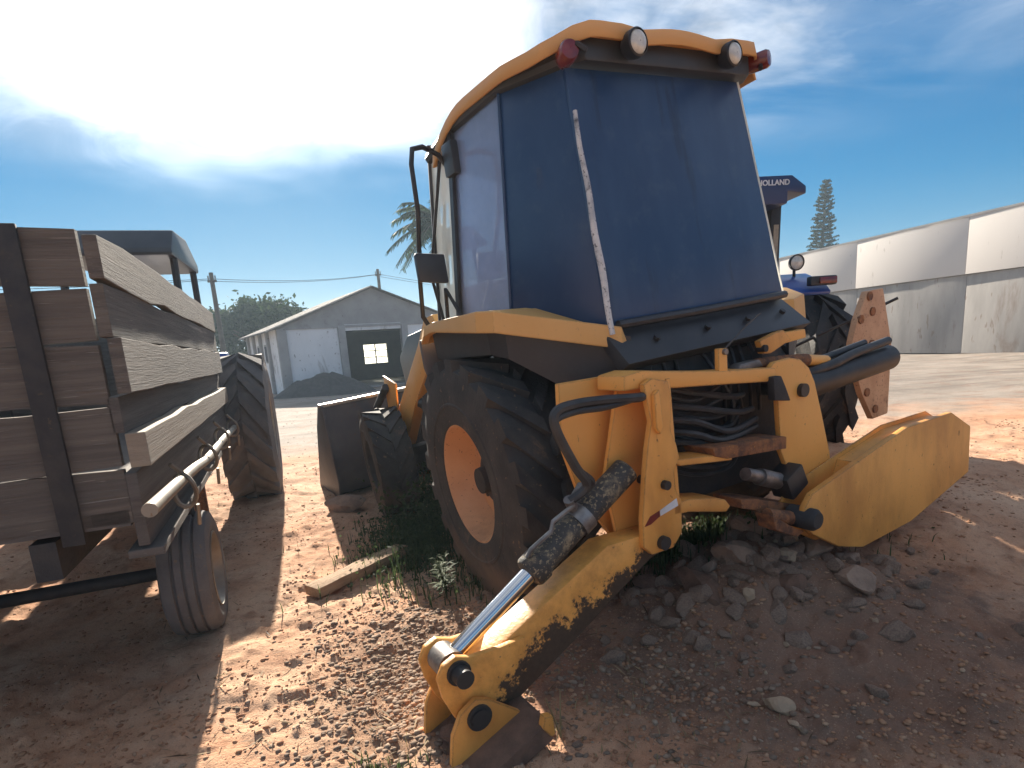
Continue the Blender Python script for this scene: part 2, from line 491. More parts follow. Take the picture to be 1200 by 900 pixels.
def ground_h(x, y):
    x = np.asarray(x, float)
    y = np.asarray(y, float)
    dx, dy = x - MO.x, y - MO.y
    l = dx * mL[0] + dy * mL[1]
    X = dx * mF[0] + dy * mF[1]
    bank = np.clip((0.97 - l) * 0.094, 0, 0.27) * sst(X, -2.3, -0.9) * (1 - sst(X, 3.0, 6.0)) * (1 - sst(-l, 2.5, 5.0))
    heap = 0.22 * np.exp(-(((x - 1.30) / 0.45) ** 2 + ((y - 3.05) / 0.38) ** 2)) \
        + 0.05 * np.exp(-(((x - 0.75) / 0.4) ** 2 + ((y - 2.75) / 0.22) ** 2))
    near = 1 - sst(np.hypot(x, y), 6, 14)
    wheel = np.exp(-((l - 0.9) ** 2 / 0.1 + X ** 2 / 0.3))
    n = 0.050 * vnoise(x * 1.7, y * 1.7, 1) + 0.034 * vnoise(x * 4.1, y * 4.1, 2) + 0.018 * vnoise(x * 10, y * 10, 3) \
        + 0.009 * vnoise(x * 24, y * 24, 4) + 0.005 * vnoise(x * 55, y * 55, 5)
    lumps = np.maximum(vnoise(x * 15, y * 15, 9) - 0.16, 0) * 0.06
    clods = np.maximum(vnoise(x * 7, y * 7, 15) - 0.05, 0) * 0.16 * np.exp(-(((x - 1.25) / 0.7) ** 2 + ((y - 2.85) / 0.42) ** 2))
    rough = 0.55 + 0.75 * sst(vnoise(x * 0.9, y * 0.9, 7), -0.15, 0.25)
    far = 0.10 * vnoise(x * 0.35, y * 0.35, 11) * sst(np.hypot(x, y), 5, 12) * (1 - sst(np.hypot(x, y), 60, 120))
    # a tyre track in front of the camera, running up the sunlit strip
    return bank + heap + clods + (n * rough + lumps) * near - 0.012 * wheel + far


fine = np.linspace(-62, 62, 560)
coarse = np.linspace(62, 298, 60)[1:-1]
ang = np.radians(np.concatenate([fine, coarse]))
rad = np.concatenate([[0.15], np.geomspace(0.5, 9, 430), np.geomspace(9.3, 900, 60)])
A, Rr = np.meshgrid(ang, rad)
gx, gy = Rr * np.sin(A), Rr * np.cos(A)
gz = ground_h(gx, gy)
na, nr = len(ang), len(rad)
V = np.stack([gx, gy, gz], -1).reshape(-1, 3)
ii, jj = np.meshgrid(np.arange(nr - 1), np.arange(na), indexing='ij')
j2 = (jj + 1) % na
F = np.stack([ii * na + jj, (ii + 1) * na + jj, (ii + 1) * na + j2, ii * na + j2], -1).reshape(-1, 4)[:, ::-1]
V = np.vstack([V, [[0, 0, float(ground_h(0, 0))]]])
F = np.vstack([F, [[j, (j + 1) % na, len(V) - 1, len(V) - 1] for j in range(0)]]) if False else F

gm, N = new_mat('red_dirt')
co = N.n('ShaderNodeNewGeometry').outputs['Position']
px = N.n('ShaderNodeSeparateXYZ', {0: co})
a1 = N.noise(co, 1.1, 6, 0.6, 0.3)
a2 = N.noise(co, 5.5, 7, 0.65)
a3 = N.noise(co, 26, 6, 0.65)
a4 = N.noise(co, 110, 4, 0.6)
c = N.mix(N.ramp(a1, 0.36, 0.64), (0.53, 0.275, 0.155), (0.62, 0.40, 0.26))
c = N.mix(N.math('MULTIPLY', N.ramp(a2, 0.50, 0.70), 0.75), c, (0.33, 0.165, 0.095))


def blob(cx, cy, rx, ry):
    v = N.n('ShaderNodeMapping', {'Vector': co, 'Location': (-cx / rx, -cy / ry, 0), 'Scale': (1 / rx, 1 / ry, 0)}).outputs[0]
    d = N.n('ShaderNodeVectorMath', {0: v}, operation='LENGTH').outputs['Value']
    return N.ramp(N.math('ADD', d, N.math('MULTIPLY', N.math('SUBTRACT', a2, 0.5), 1.3)), 1.15, 0.55)


# grey gravel where stone has been spread (left of the leg, behind the machine, the far yard)
gr = N.math('MAXIMUM', blob(-0.52, 2.45, 0.42, 0.75), blob(0.50, 2.25, 0.40, 0.30))
gr = N.math('MAXIMUM', gr, N.math('MULTIPLY', blob(1.2, 1.9, 0.7, 0.25), 0.7))
gr = N.math('MULTIPLY', N.math('MULTIPLY', gr, 0.9), N.math('ADD', 0.45, N.math('MULTIPLY', N.ramp(a2, .35, .6), .55)))
cg = N.mix(a3, (0.15, 0.092, 0.060), (0.28, 0.185, 0.12))
c = N.mix(gr, c, cg)
red = blob(0.15, 2.45, 0.33, 0.4)
c = N.mix(N.math('MULTIPLY', red, 0.7), c, (0.24, 0.10, 0.062))
shade_soil = N.math('MAXIMUM', blob(1.3, 2.5, 1.25, 1.1), blob(0.9, 3.4, 1.3, 0.7))  # soil colour darkened at right and behind the machine to deepen the shade
c = N.mix(N.math('MULTIPLY', shade_soil, 0.85), c, N.mix(N.ramp(a2, .35, .65), N.mix(a3, (0.085, 0.055, 0.042), (0.19, 0.12, 0.09)), N.mix(a3, (0.16, 0.085, 0.058), (0.30, 0.175, 0.12))))
yard = N.ramp(N.math('ADD', px.outputs[1], N.math('MULTIPLY', N.math('SUBTRACT', a1, 0.5), 5.0)), 7.5, 10.5)
cy = N.mix(N.ramp(N.noise(co, 0.8, 6, 0.65), 0.35, 0.7), (0.33, 0.285, 0.24), (0.215, 0.185, 0.155))
cy = N.mix(N.math('MULTIPLY', N.ramp(N.noise(N.n('ShaderNodeMapping', {'Vector': co, 'Scale': (0.25, 1.6, 1)}).outputs[0], 0.9, 6, 0.65), .5, .65), .6), cy, (0.13, 0.11, 0.095))
c = N.mix(yard, c, cy)
mot = N.ramp(N.noise(co, 2.3, 8, 0.72, 0.5), 0.50, 0.66)
c = N.mix(N.math('MULTIPLY', mot, 0.45), c, (0.24, 0.115, 0.066))
c = N.mix(N.math('MULTIPLY', N.ramp(a3, 0.54, 0.74), 0.55), c, (0.13, 0.075, 0.05))
c = N.mix(N.math('MULTIPLY', N.ramp(a4, 0.58, 0.72), 0.5), c, (0.62, 0.46, 0.32))
a5 = N.noise(co, 320, 3, 0.6)
c = N.mix(N.math('MULTIPLY', N.ramp(a5, 0.50, 0.66), 0.45), c, (0.16, 0.085, 0.055))
hh = N.math('ADD', N.math('MULTIPLY', a3, 0.7), N.math('ADD', N.math('MULTIPLY', a4, 0.35), N.math('MULTIPLY', a5, 0.16)))
bn = N.n('ShaderNodeBump', {'Height': hh, 'Strength': 0.6, 'Distance': 0.022}).outputs[0]
p = N.n('ShaderNodeBsdfPrincipled', {'Base Color': c, 'Roughness': 0.95, 'Specular IOR Level': 0.2, 'Normal': bn})
N.n('ShaderNodeOutputMaterial', {'Surface': p.outputs[0]})
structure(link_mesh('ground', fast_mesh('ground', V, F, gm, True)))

# ------------------------------------------------------------------ backhoe loader
BH = thing('backhoe_loader', 'dirty yellow backhoe loader with blacked out cab and one stabilizer leg down on the dirt',
           'backhoe', MO, MROT)


def mir(poly):
    return [(-y, z) for y, z in poly]


# --- chassis and hood
g = G()
g.box((0.1, 0, 0.95), (1.7, 0.78, 0.62))
g.box((1.7, 0, 0.80), (1.6, 0.5, 0.35))
g.box((-0.45, 0, 1.22), (0.6, 1.05, 0.2))
g.tube([(0, -0.7, 0.70), (0, 0.7, 0.70)], 0.15, 16)
g.box((0, 0, 0.68), (0.5, 0.5, 0.45))
g.build('chassis', 'dark', BH, bevel=0.02)
g = G().prism([(0.75, 1.0), (2.55, 0.95), (2.62, 1.35), (2.3, 1.55), (0.75, 1.72)], 1, -0.40, 0.40)
g.build('engine_hood', 'plastic', BH, bevel=0.04)
G().box((2.625, 0, 1.12), (0.05, 0.62, 0.34)).build('grille', 'black', BH, bevel=0.01)
G().tube([(1.7, 0.25, 1.6), (1.7, 0.25, 2.15), (1.62, 0.25, 2.25)], 0.035, 10).build('exhaust_pipe', 'black', BH)
# axle beam front
G().box((2.17, 0, 0.48), (0.16, 1.35, 0.16)).build('front_axle', 'dark', BH, bevel=0.02)


def wheel(name, cx, cy, R, w, rimr, side, lug, rimmat, deep, parent, rubber='rubber', nl=20, hubr=0.16, steer=0.0):
    """side = +1: outer face towards +Y"""
    ax = (0, side, 0)
    h = w / 2
    prof = [(rimr * 0.97, -h * .86), (rimr * 1.02, -h), (rimr * 1.12, -h * 1.02), (R * .64, -h * 1.045), (R * .65, -h * 1.075), (R * .67, -h * 1.075), (R * .68, -h * 1.05), (R * .80, -h * 1.06), (R * .93, -h * .98), (R * .965, -h * .80),
            (R * .975, -h * .3), (R * .975, h * .3), (R * .965, h * .80), (R * .93, h * .98), (R * .80, h * 1.06), (R * .68, h * 1.05), (R * .67, h * 1.075), (R * .65, h * 1.075), (R * .64, h * 1.045), (rimr * 1.12, h * 1.02), (rimr * 1.02, h), (rimr * .97, h * .86)]
    c0 = (0, 0, R)
    g = G().lathe(prof, c0, ax, 64)
    Rm = rot_to(ax)
    for k in range(nl):
        for s2 in (-1, 1):
            a = 2 * pi * (k + (0.5 if s2 > 0 else 0)) / nl
            da = 0.36 * 20 / nl
            pts = []
            for (u, aa) in ((0.02, a), (1.0, a + da), (1.0, a + da + 0.15 * 20 / nl), (0.02, a + 0.11 * 20 / nl)):
                rr0, rr1 = (R * .95, R + lug * 0.55) if u < .5 else (R * .90, R + lug * 0.25)
                for rr in (rr0, rr1):
                    hz = s2 * h * u * (1.0 if rr < R * .97 else 0.98)
                    pts.append(Vector(c0) + Rm @ Vector((rr * cos(aa), rr * sin(aa), hz)))
            g.add(pts, [(0, 2, 4, 6), (1, 7, 5, 3), (0, 1, 3, 2), (2, 3, 5, 4), (4, 5, 7, 6), (6, 7, 1, 0)])
    w_ = G()
    w_.lathe([(rimr * .97, -h * .85), (rimr * .93, -h * .5), (rimr * .90, 0.0), (rimr * .93, h * .5), (rimr * 1.0, h * .84), (rimr * 1.05, h * .93),
              (rimr * 1.05, h * .98), (rimr * .98, h * .96), (rimr * .93, h * .72), (rimr * .86, h * .45), (rimr * .78, h * .45 - deep), (rimr * .45, h * .38 - deep), (0.02, h * .38 - deep)], c0, ax, 64)
    rim = w_.build(name, rimmat, parent)
    rim.location = (cx, cy, 0)
    rim.rotation_euler = (0, 0, radians(steer))
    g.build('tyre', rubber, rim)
    hb = G().lathe([(hubr, h * .3 - deep), (hubr, h * .55 - deep), (hubr * .8, h * .62 - deep), (hubr * .55, h * .66 - deep), (hubr * .5, h * .9 - deep), (0.002, h * .92 - deep)], c0, ax, 28)
    for k in range(8):
        a = 2 * pi * k / 8
        q = Vector(c0) + Rm @ Vector((hubr * 1.25 * cos(a), hubr * 1.25 * sin(a), h * .38 - deep))
        hb.tube([q, q + Rm @ Vector((0, 0, 0.03))], 0.014, 6)
    hb.build('hub', 'dark', rim)
    return rim


wheel('rear_wheel', 0, 0.86, 0.70, 0.44, 0.345, 1, 0.06, 'rim', 0.06, BH, hubr=0.15, steer=-4)
wheel('rear_wheel', 0, -0.86, 0.70, 0.42, 0.355, -1, 0.05, 'rim', 0.06, BH, hubr=0.15)
wheel('front_wheel', 2.17, 0.84, 0.475, 0.32, 0.23, 1, 0.035, 'dark', 0.03, BH, nl=18, hubr=0.09, steer=-9)
wheel('front_wheel', 2.17, -0.84, 0.475, 0.32, 0.23, -1, 0.02, 'rim', 0.03, BH, nl=18, hubr=0.09, steer=-9)

# --- loader arms and bucket
for s in (1, -1):
    y0, y1 = (0.52, 0.62) if s > 0 else (-0.62, -0.52)
    G().prism([(1.08, 1.60), (1.14, 1.68), (1.30, 1.66), (1.50, 1.48), (2.26, 0.92), (2.60, 0.48), (2.95, 0.40), (2.95, 0.30), (2.5, 0.33), (2.18, 0.62), (1.84, 0.95), (1.15, 1.46)], 1, y0, y1).build('loader_arm', 'yellow', BH, bevel=0.012)
    ym = (y0 + y1) / 2
    G().tube([(1.15, ym, 1.02), (1.75, ym, 0.98)], 0.05, 12).tube([(1.75, ym, 0.98), (2.3, ym, 0.92)], 0.03, 12).build('lift_cylinder', 'black', BH)
    G().prism([(2.15, 1.15), (2.45, 1.22), (2.5, 0.72), (2.28, 0.78)], 1, ym + s * 0.055, ym + s * 0.075).build('bucket_link', 'yellow', BH, bevel=0.006)
    G().tube([(2.35, ym + s * .1, 1.12), (2.98, ym + s * .1, 0.78)], 0.035, 10).build('tilt_cylinder', 'black', BH)
g = G()
prof = [(3.02, 0.98), (3.0, 0.55), (3.02, 0.22), (3.12, 0.06), (3.3, 0.0), (3.95, 0.0), (3.95, 0.02), (3.32, 0.03), (3.15, 0.09), (3.06, 0.24), (3.045, 0.55), (3.06, 0.98)]
g.prism(prof, 1, -1.13, 1.13)
bk = g.build('loader_bucket', 'bucketsteel', BH, smooth=30)
for s in (1, -1):
    G().prism([(2.97, 1.0), (3.10, 1.02), (3.40, 0.75), (3.96, 0.03), (3.96, -0.01), (3.28, -0.01), (3.08, 0.04), (2.98, 0.20)], 1, s * 1.131, s * 1.155).build('side_plate', 'bucketsteel', bk, bevel=0.004)
G().box((3.05, 0, 1.0), (0.09, 2.32, 0.035)).build('top_edge', 'sun_edge', bk, bevel=0.006)
for s in (-1, -.33, .33, 1):
    G().prism([(2.90, 0.62), (3.0, 0.72), (3.0, 0.2), (2.92, 0.26)], 1, s * 0.58 - .015, s * 0.58 + .015).build('rib', 'bucketsteel', bk)

# --- cab
bot = {'fl': (0.72, 0.76), 'pl': (0.37, 0.78), 'cl': (-0.23, 0.78), 'rl': (-0.80, 0.625)}
top = {'fl': (0.50, 0.68), 'pl': (0.19, 0.68), 'cl': (-0.33, 0.68), 'rl': (-0.66, 0.555)}
ZB, ZT = 1.42, 2.62


def cpt(k, z, s=1):
    t = (z - 1.5) / (2.6 - 1.5)
    b, tt = bot[k], top[k]
    return Vector((b[0] + (tt[0] - b[0]) * t, s * (b[1] + (tt[1] - b[1]) * t) + 0.045 * t, z))


def panel(quad, th, name, mat, parent, inset=0.0, bevel=0.0):
    a, b, c_, d = (Vector(q) for q in quad)
    n = (b - a).cross(d - a).normalized()
    if inset:
        ce = (a + b + c_ + d) / 4
        a, b, c_, d = ((q - ce) * (1 - inset / (q - ce).length) + ce for q in (a, b, c_, d))
    V = [a, b, c_, d] + [q - n * th for q in (a, b, c_, d)]
    return G().add(V, [(0, 1, 2, 3), (7, 6, 5, 4), (0, 4, 5, 1), (1, 5, 6, 2), (2, 6, 7, 3), (3, 7, 4, 0)]).build(name, mat, parent, bevel=bevel)


# rear window (proud of the frame), quarter panels, side glass, windscreen
rw = panel([cpt('rl', 1.47) + Vector((-.026, .004, 0)), cpt('rl', 1.47, -1) + Vector((-.026, .006, 0)), cpt('rl', 2.575, -1) + Vector((-.026, .006, 0)), cpt('rl', 2.575) + Vector((-.026, .004, 0))], 0.025, 'rear_window', 'film', BH, bevel=0.008)
for s in (1, -1):
    q = [cpt('cl', 1.50, s), cpt('rl', 1.42, s), cpt('rl', ZT, s), cpt('cl', ZT, s)]
    if s < 0:
        q = q[::-1]
    panel(q, 0.02, 'quarter_panel', 'film', BH, bevel=0.004)
    q = [cpt('pl', 1.58, s), cpt('cl', 1.58, s), cpt('cl', 2.60, s), cpt('pl', 2.60, s)]
    if s < 0:
        q = q[::-1]
    panel(q, 0.006, 'side_glass', 'glass', BH)
    q = [cpt('fl', 1.45, s), cpt('pl', 1.45, s), cpt('pl', 2.60, s), cpt('fl', 2.60, s)]
    if s < 0:
        q = q[::-1]
    panel(q, 0.006, 'door_glass', 'dustyglass', BH)
    G().tube([cpt('pl', 1.40, s), cpt('pl', 2.62, s)], 0.030, 4).build('door_pillar', 'plastic', BH)
    G().tube([cpt('fl', 1.40, s), cpt('fl', 2.62, s)], 0.016, 6).build('front_pillar', 'plastic', BH)
    G().tube([cpt('cl', 1.45, s), cpt('cl', 2.62, s)], 0.010, 6).build('corner_pillar', 'film', BH)
    G().tube([cpt('pl', 1.585, s), cpt('cl', 1.585, s)], 0.022, 6).build('window_sill', 'plastic', BH)
    G().tube([cpt('fl', 2.55, s), cpt('pl', 2.615, s), cpt('cl', 2.625, s), cpt('rl', 2.61, s)], 0.032, 8).build('roof_rail', 'plastic', BH)
    G().box(cpt('pl', 2.46, s) + Vector((-0.02, s * 0.02, 0)), (0.12, 0.05, 0.17)).build('hinge_block', 'plastic', BH, bevel=0.015)
# right rear glass edge catching the sky
panel([cpt('rl', 1.5, -1) + Vector((-.030, -0.000, 0)), cpt('rl', 1.44, -1) + Vector((0.02, -.075, 0)), cpt('rl', 2.56, -1) + Vector((0.03, -.03, 0)), cpt('rl', 2.575, -1) + Vector((-.030, -0.000, 0))], 0.008, 'quarter_glass', 'pane', BH)
panel([cpt('fl', 1.42, -1), cpt('fl', 1.42), cpt('fl', 2.6), cpt('fl', 2.6, -1)], 0.006, 'windscreen', 'glass', BH)
G().box((-0.1, 0, 1.36), (1.30, 1.40, 0.06)).build('cab_floor', 'black', BH)
# torn weatherstrip down the left edge of the rear window
pa = [cpt('rl', 1.44 + 1.08 * t) + Vector((-.048, 0.012 + 0.004 * sin(t * 19), 0)) for t in np.linspace(0, .88, 14)]
G().tube(pa, [0.006 + 0.010 * (1 - abs(t - .35)) for t in np.linspace(0, 1, 14)], 6).build('weatherstrip', 'weatherstrip', BH)
# rail under the rear window and the sloping panel below it
G().tube([(-0.855, 0.60, 1.478), (-0.86, 0, 1.474), (-0.855, -0.60, 1.478)], 0.020, 8).build('window_rail', 'plastic', BH)
g = G().add([(-0.80, 0.66, 1.475), (-0.80, -0.62, 1.475), (-0.97, -0.66, 1.31), (-0.97, 0.66, 1.31), (-0.72, 0.66, 1.475), (-0.72, -0.62, 1.475), (-0.90, -0.66, 1.27), (-0.90, 0.66, 1.27)],
            [(0, 3, 2, 1), (4, 5, 6, 7), (0, 1, 5, 4), (2, 3, 7, 6), (0, 4, 7, 3), (1, 2, 6, 5)])
ap = g.build('rear_apron', 'plastic', BH, bevel=0.012)
for y in (0.42, 0.08, -0.22, -0.5):
    G().tube([(-0.900, y, 1.388), (-0.912, y, 1.400)], 0.016, 8).build('bolt', 'black', ap)

# roof shell
NX, NY = 14, 25
Vr, Fr = [], []
ys = np.linspace(-0.76, 0.76, NY)
for i in range(NX + 1):
    t = i / NX
    for j, y in enumerate(ys):
        u = abs(y) / 0.76
        # plan: narrower at the back corners
        X = 0.40 - 1.19 * t
        yy = y * (1 - 0.08 * sst(np.array(t), .75, 1.0))
        X += 0.14 * sst(np.array(u), .72, 1.0) * t
        zb = 2.728 - 0.05 * u ** 3 + 0.010 * cos(u * 7) - 0.15 * (1 - min(1, t / .42)) ** 2
        zb += t * (0.02 * sst(np.array(u), .32, .5) * (1 - sst(np.array(u), .8, 1.)) - 0.015)
        Vr.append((X, float(yy), float(zb)))
for i in range(NX):
    for j in range(NY - 1):
        a = i * NY + j
        Fr.append((a, a + 1, a + NY + 1, a + NY))
g = G().add(Vr, Fr)
ring = [j for j in range(NY)] + [(i + 1) * NY + NY - 1 for i in range(NX)] + [NX * NY + j for j in range(NY - 2, -1, -1)] + [i * NY for i in range(NX - 1, 0, -1)]
low = []
for k in ring:
    x, y, z = Vr[k]
    low.append((x * 1.01, y * 1.012, z - 0.062))
o0 = len(g.v)
g.v += low
nR = len(ring)
g.f += [(ring[k], ring[(k + 1) % nR], o0 + (k + 1) % nR, o0 + k) for k in range(nR)]
rf = g.build('cab_roof', 'roof', BH, smooth=50)
md = rf.modifiers.new('thickness', 'SOLIDIFY')
md.thickness = 0.012
md.offset = -1
G().prism([(-0.655, -0.60), (-0.745, -0.53), (-0.745, 0.53), (-0.655, 0.60), (0.2, 0.66), (0.2, -0.66)], 2, 2.585, 2.675).build('roof_header', 'plastic', BH, bevel=0.01)
for y in (0.31, -0.31):
    lm = G().lathe([(0.002, -.03), (0.046, -.03), (0.056, 0.0), (0.056, 0.035), (0.049, 0.04)], (-0.80, y, 2.635), (-1, 0, -0.05), 28).build('work_lamp', 'black', BH)
    G().lathe([(0.050, 0.030), (0.041, 0.042), (0.02, 0.048), (0.002, 0.049)], (-0.80, y, 2.635), (-1, 0, -0.05), 28).build('lens', 'lamp', lm)
    G().tube([(-0.74, y, 2.66), (-0.79, y, 2.655)], 0.02, 8).build('bracket', 'black', lm)
for s in (1, -1):
    G().lathe([(0.002, -.06), (0.036, -.06), (0.043, -.02), (0.043, 0.05), (0.036, 0.062), (0.002, 0.066)], (-0.70 if s > 0 else -0.74, 0.60 if s > 0 else -0.60, 2.615 if s > 0 else 2.65), (-1, s * 0.35, 0), 24).build('tail_lamp', 'redlens', BH)
    G().tube([(-0.70, s * 0.58, 2.66), (-0.77, s * 0.59, 2.63), (-0.79, s * 0.56, 2.60)], 0.012, 6).build('lamp_wire', 'black', BH)

# cab inside: seat, column, arm
st = G().box((-0.10, 0, 1.72), (0.48, 0.50, 0.12)).box((-0.36, 0, 2.0), (0.12, 0.48, 0.55)).box((-0.1, 0, 1.55), (0.3, 0.3, 0.26)).build('driver_seat', 'seat', BH, bevel=0.03)
G().box((-0.02, 0.33, 1.86), (0.42, 0.09, 0.06)).box((0.14, 0.33, 1.74), (0.05, 0.06, 0.26)).build('arm_rest', 'seat', st, bevel=0.02)
sc_ = G().tube([(0.52, 0, 1.45), (0.36, 0, 1.85)], 0.05, 8).build('steering_column', 'seat', BH)
ringp = [Vector((0.35, 0, 1.87)) + Matrix.Rotation(radians(-25), 3, 'Y') @ Vector((0.2 * cos(a), 0.2 * sin(a), 0)) for a in np.linspace(0, 2 * pi, 25)]
G().tube(ringp, 0.015, 6, False).build('steering_wheel', 'seat', sc_)
G().box((0.48, 0.0, 1.62), (0.16, 0.9, 0.34)).build('dashboard', 'seat', BH, bevel=0.04)

# mirror on its loop, with hand rail
mi = G().tube([(0.26, 0.72, 2.40), (0.25, 0.80, 2.50), (0.22, 0.90, 2.53), (0.19, 0.975, 2.51), (0.18, 1.0, 2.43), (0.20, 1.0, 2.2), (0.34, 1.0, 1.86), (0.44, .98, 1.66), (0.50, 0.90, 1.54), (0.56, 0.80, 1.46)], 0.014, 8).build('mirror_loop', 'black', BH)
MX = G().prism([(0.865, 1.82), (1.045, 1.845), (1.045, 1.985), (1.035, 2.0), (0.865, 1.98)], 0, 0.24, 0.275).build('mirror', 'mirrorglass', mi, bevel=0.012)
G().tube([(0.60, 0.76, 1.50), (0.62, 0.80, 1.9), (0.36, 0.74, 2.5)], 0.011, 6).build('hand_rail', 'black', BH)
G().tube([(0.28, 0.80, 1.62), (0.40, 0.82, 1.80), (0.56, 0.80, 1.30), (0.70, 0.78, 1.05)], 0.012, 6).build('hose', 'hose', BH)
G().prism([(0.50, 1.42), (0.60, 1.62), (0.66, 1.58), (0.66, 1.0), (0.55, 0.95)], 1, 0.70, 0.735).build('step_panel', 'greypanel', BH, bevel=0.01)

# fenders: yellow lip with a top shelf and a dark flap below
for s in (1, -1):
    path = [(0.32, 1.06, 1.555), (0.22, 1.08, 1.60), (0.10, 1.08, 1.617), (-0.42, 1.08, 1.632), (-0.52, 1.04, 1.622), (-0.88, 0.60, 1.468)]
    inner = [(0.32, 0.62, 1.545), (0.22, 0.62, 1.585), (0.10, 0.62, 1.60), (-0.30, 0.62, 1.61), (-0.36, 0.62, 1.60), (-0.76, 0.50, 1.46)]
    if s < 0:
        path[3:] = [(-0.60, 1.00, 1.50), (-0.76, 0.92, 1.455), (-0.84, 0.70, 1.445)]
        inner[3:] = [(-0.50, 0.62, 1.54), (-0.60, 0.62, 1.51), (-0.80, 0.56, 1.45)]
    V, n = [], len(path)
    for lst, dz in ((path, 0), (inner, 0)):
        V += [(x, s * y, z + dz) for x, y, z in lst]
    V += [(x, s * (y + .012), z - (0.055 if i < 3 else (0.10 if s > 0 else 0.155))) for i, (x, y, z) in enumerate(path)]
    V += [(x, s * (y - .03), z - (0.055 if i < 3 else (0.10 if s > 0 else 0.155))) for i, (x, y, z) in enumerate(path)]
    F = []
    for i in range(n - 1):
        F += [(i, i + 1, n + i + 1, n + i), (i, 2 * n + i, 2 * n + i + 1, i + 1), (2 * n + i, 3 * n + i, 3 * n + i + 1, 2 * n + i + 1)]
    F += [(n - 1, 2 * n - 1, 4 * n - 1, 3 * n - 1), (0, 2 * n, 3 * n, n)]
    fd = G().add(V, F).build('fender', 'fender', BH, bevel=0.008, smooth=14)
    # flap: hangs under the lip, swept over the wheel
    V = []
    for i, (x, y, z) in enumerate(path[1:]):
        V.append((x, s * (y - .045), z - .05))
    drops = [0.14, 0.16, 0.16, 0.18, 0.42]
    for i, (x, y, z) in enumerate(path[1:]):
        V.append((x + 0.01, s * (y - .055), z - drops[i] - .05))
    k = len(path) - 1
    F = [(i, i + 1, k + i + 1, k + i) for i in range(k - 1)]
    fl = G().add(V, F).build('mud_flap', 'plastic', fd, smooth=0)
    md = fl.modifiers.new('thickness', 'SOLIDIFY')
    md.thickness = 0.015
    # inner side wall between fender and chassis
    G().prism([(0.30, 1.55), (-0.55, 1.55), (-0.80, 1.40), (-0.80, 1.0), (0.30, 0.95)], 1, s * 0.60, s * 0.585).build('wheel_arch', 'dark', fd)
G().prism([(0.62, 1.55), (1.05, 1.53), (1.05, 1.36), (0.98, 1.08), (0.90, 0.98), (0.62, 1.0)], 0, 0.38, 0.42).build('side_cover', 'greypanel', BH, bevel=0.02)

# --- stabilizer frame (rear)
wing = [(1.015, 1.290), (0.72, 1.275), (0.56, 1.25), (0.56, 0.50), (0.80, 0.50), (0.98, 0.80), (1.03, 1.0), (1.035, 1.10)]
G().prism(wing, 0, -0.93, -0.90).build('frame_wing', 'yellow', BH, bevel=0.005)
mid = [(0.765, 1.265), (0.90, 0.855), (0.86, 0.55), (0.78, 0.48), (0.60, 0.52), (0.56, 1.26)]
G().prism(mid, 0, -1.015, -0.99).build('frame_plate', 'yellow', BH, bevel=0.005)
post = [(0.765, 1.245), (0.72, 1.262), (0.63, 1.235), (0.615, 1.16), (0.640, 1.028), (0.612, 0.962), (0.600, 0.90), (0.640, 0.845), (0.641, 0.767), (0.607, 0.708), (0.622, 0.56), (0.680, 0.506), (0.805, 0.516), (0.850, 0.565), (0.840, 0.690), (0.800, 0.88), (0.775, 0.985), (0.742, 1.085)]
G().prism(post, 0, -1.16, -1.13).build('frame_post', 'yellow_mud', BH, bevel=0.006)
G().box((-1.02, 0.60, 0.90), (0.22, 0.025, 0.68)).build('frame_web', 'yellow', BH, bevel=0.004)
G().prism([(0.735, 1.20), (0.705, 1.215), (0.70, 1.06), (0.72, 1.03), (0.74, 1.06)], 0, -1.185, -1.16).build('gusset', 'yellow', BH, bevel=0.006)
bar = [(0.83, 1.292), (0.74, 1.298), (0.55, 1.262), (0.26, 1.212), (-0.12, 1.160), (-0.12, 1.092), (0.26, 1.148), (0.56, 1.190), (0.70, 1.222), (0.84, 1.230)]
G().prism(bar, 0, -1.125, -0.95).build('top_bar', 'yellow', BH, bevel=0.012)
tb = G().prism([(0.268, 1.312), (0.212, 1.306), (0.215, 1.19), (0.275, 1.20)], 0, -1.12, -1.095).build('lug', 'yellow', BH, bevel=0.005)
G().tube([(-1.135, 0.235, 1.292), (-1.10, 0.235, 1.292)], 0.014, 8).build('bolt', 'steel', tb)
G().tube([(-1.11, 0.235, 1.292), (-1.06, 0.02, 1.37), (-1.02, -0.16, 1.42)], 0.004, 5).build('cable', 'hose', BH)
G().prism([(0.642, 0.895), (0.257, 0.830), (0.257, 0.795), (0.59, 0.855)], 0, -1.15, -1.0).build('cross_plate', 'yellow_mud', BH, bevel=0.006)
G().prism([(0.393, 0.886), (0.1, 0.85), (-0.135, 0.817), (-0.13, 0.755), (0.293, 0.812), (0.379, 0.845)], 0, -1.16, -0.98).build('pivot_plate', 'rust', BH, bevel=0.008)
G().prism([(0.66, 0.700), (0.567, 0.698), (0.40, 0.655), (0.330, 0.625), (0.300, 0.585), (0.330, 0.565), (0.572, 0.640), (0.66, 0.650)], 0, -1.16, -1.02).build('lower_lug', 'yellow_mud', BH, bevel=0.006)
G().prism([(0.215, 0.59), (0.09, 0.555), (-0.285, 0.405), (-0.283, 0.345), (0.013, 0.465), (0.206, 0.54)], 0, -1.15, -0.98).build('pivot_plate', 'rust', BH, bevel=0.008)
ey = G().tube([(-1.14, 0.16, 0.70), (-1.13, 0.02, 0.645)], 0.032, 12).build('slew_cylinder', 'steel', BH)
G().tube([(-1.13, 0.05, 0.655), (-1.12, -0.10, 0.59)], 0.044, 12).build('gland', 'steel', ey)
G().box((-1.13, -0.17, 0.575), (0.12, 0.14, 0.13), Euler((radians(-24), 0, 0)).to_matrix()).build('end_block', 'black', ey, bevel=0.012)
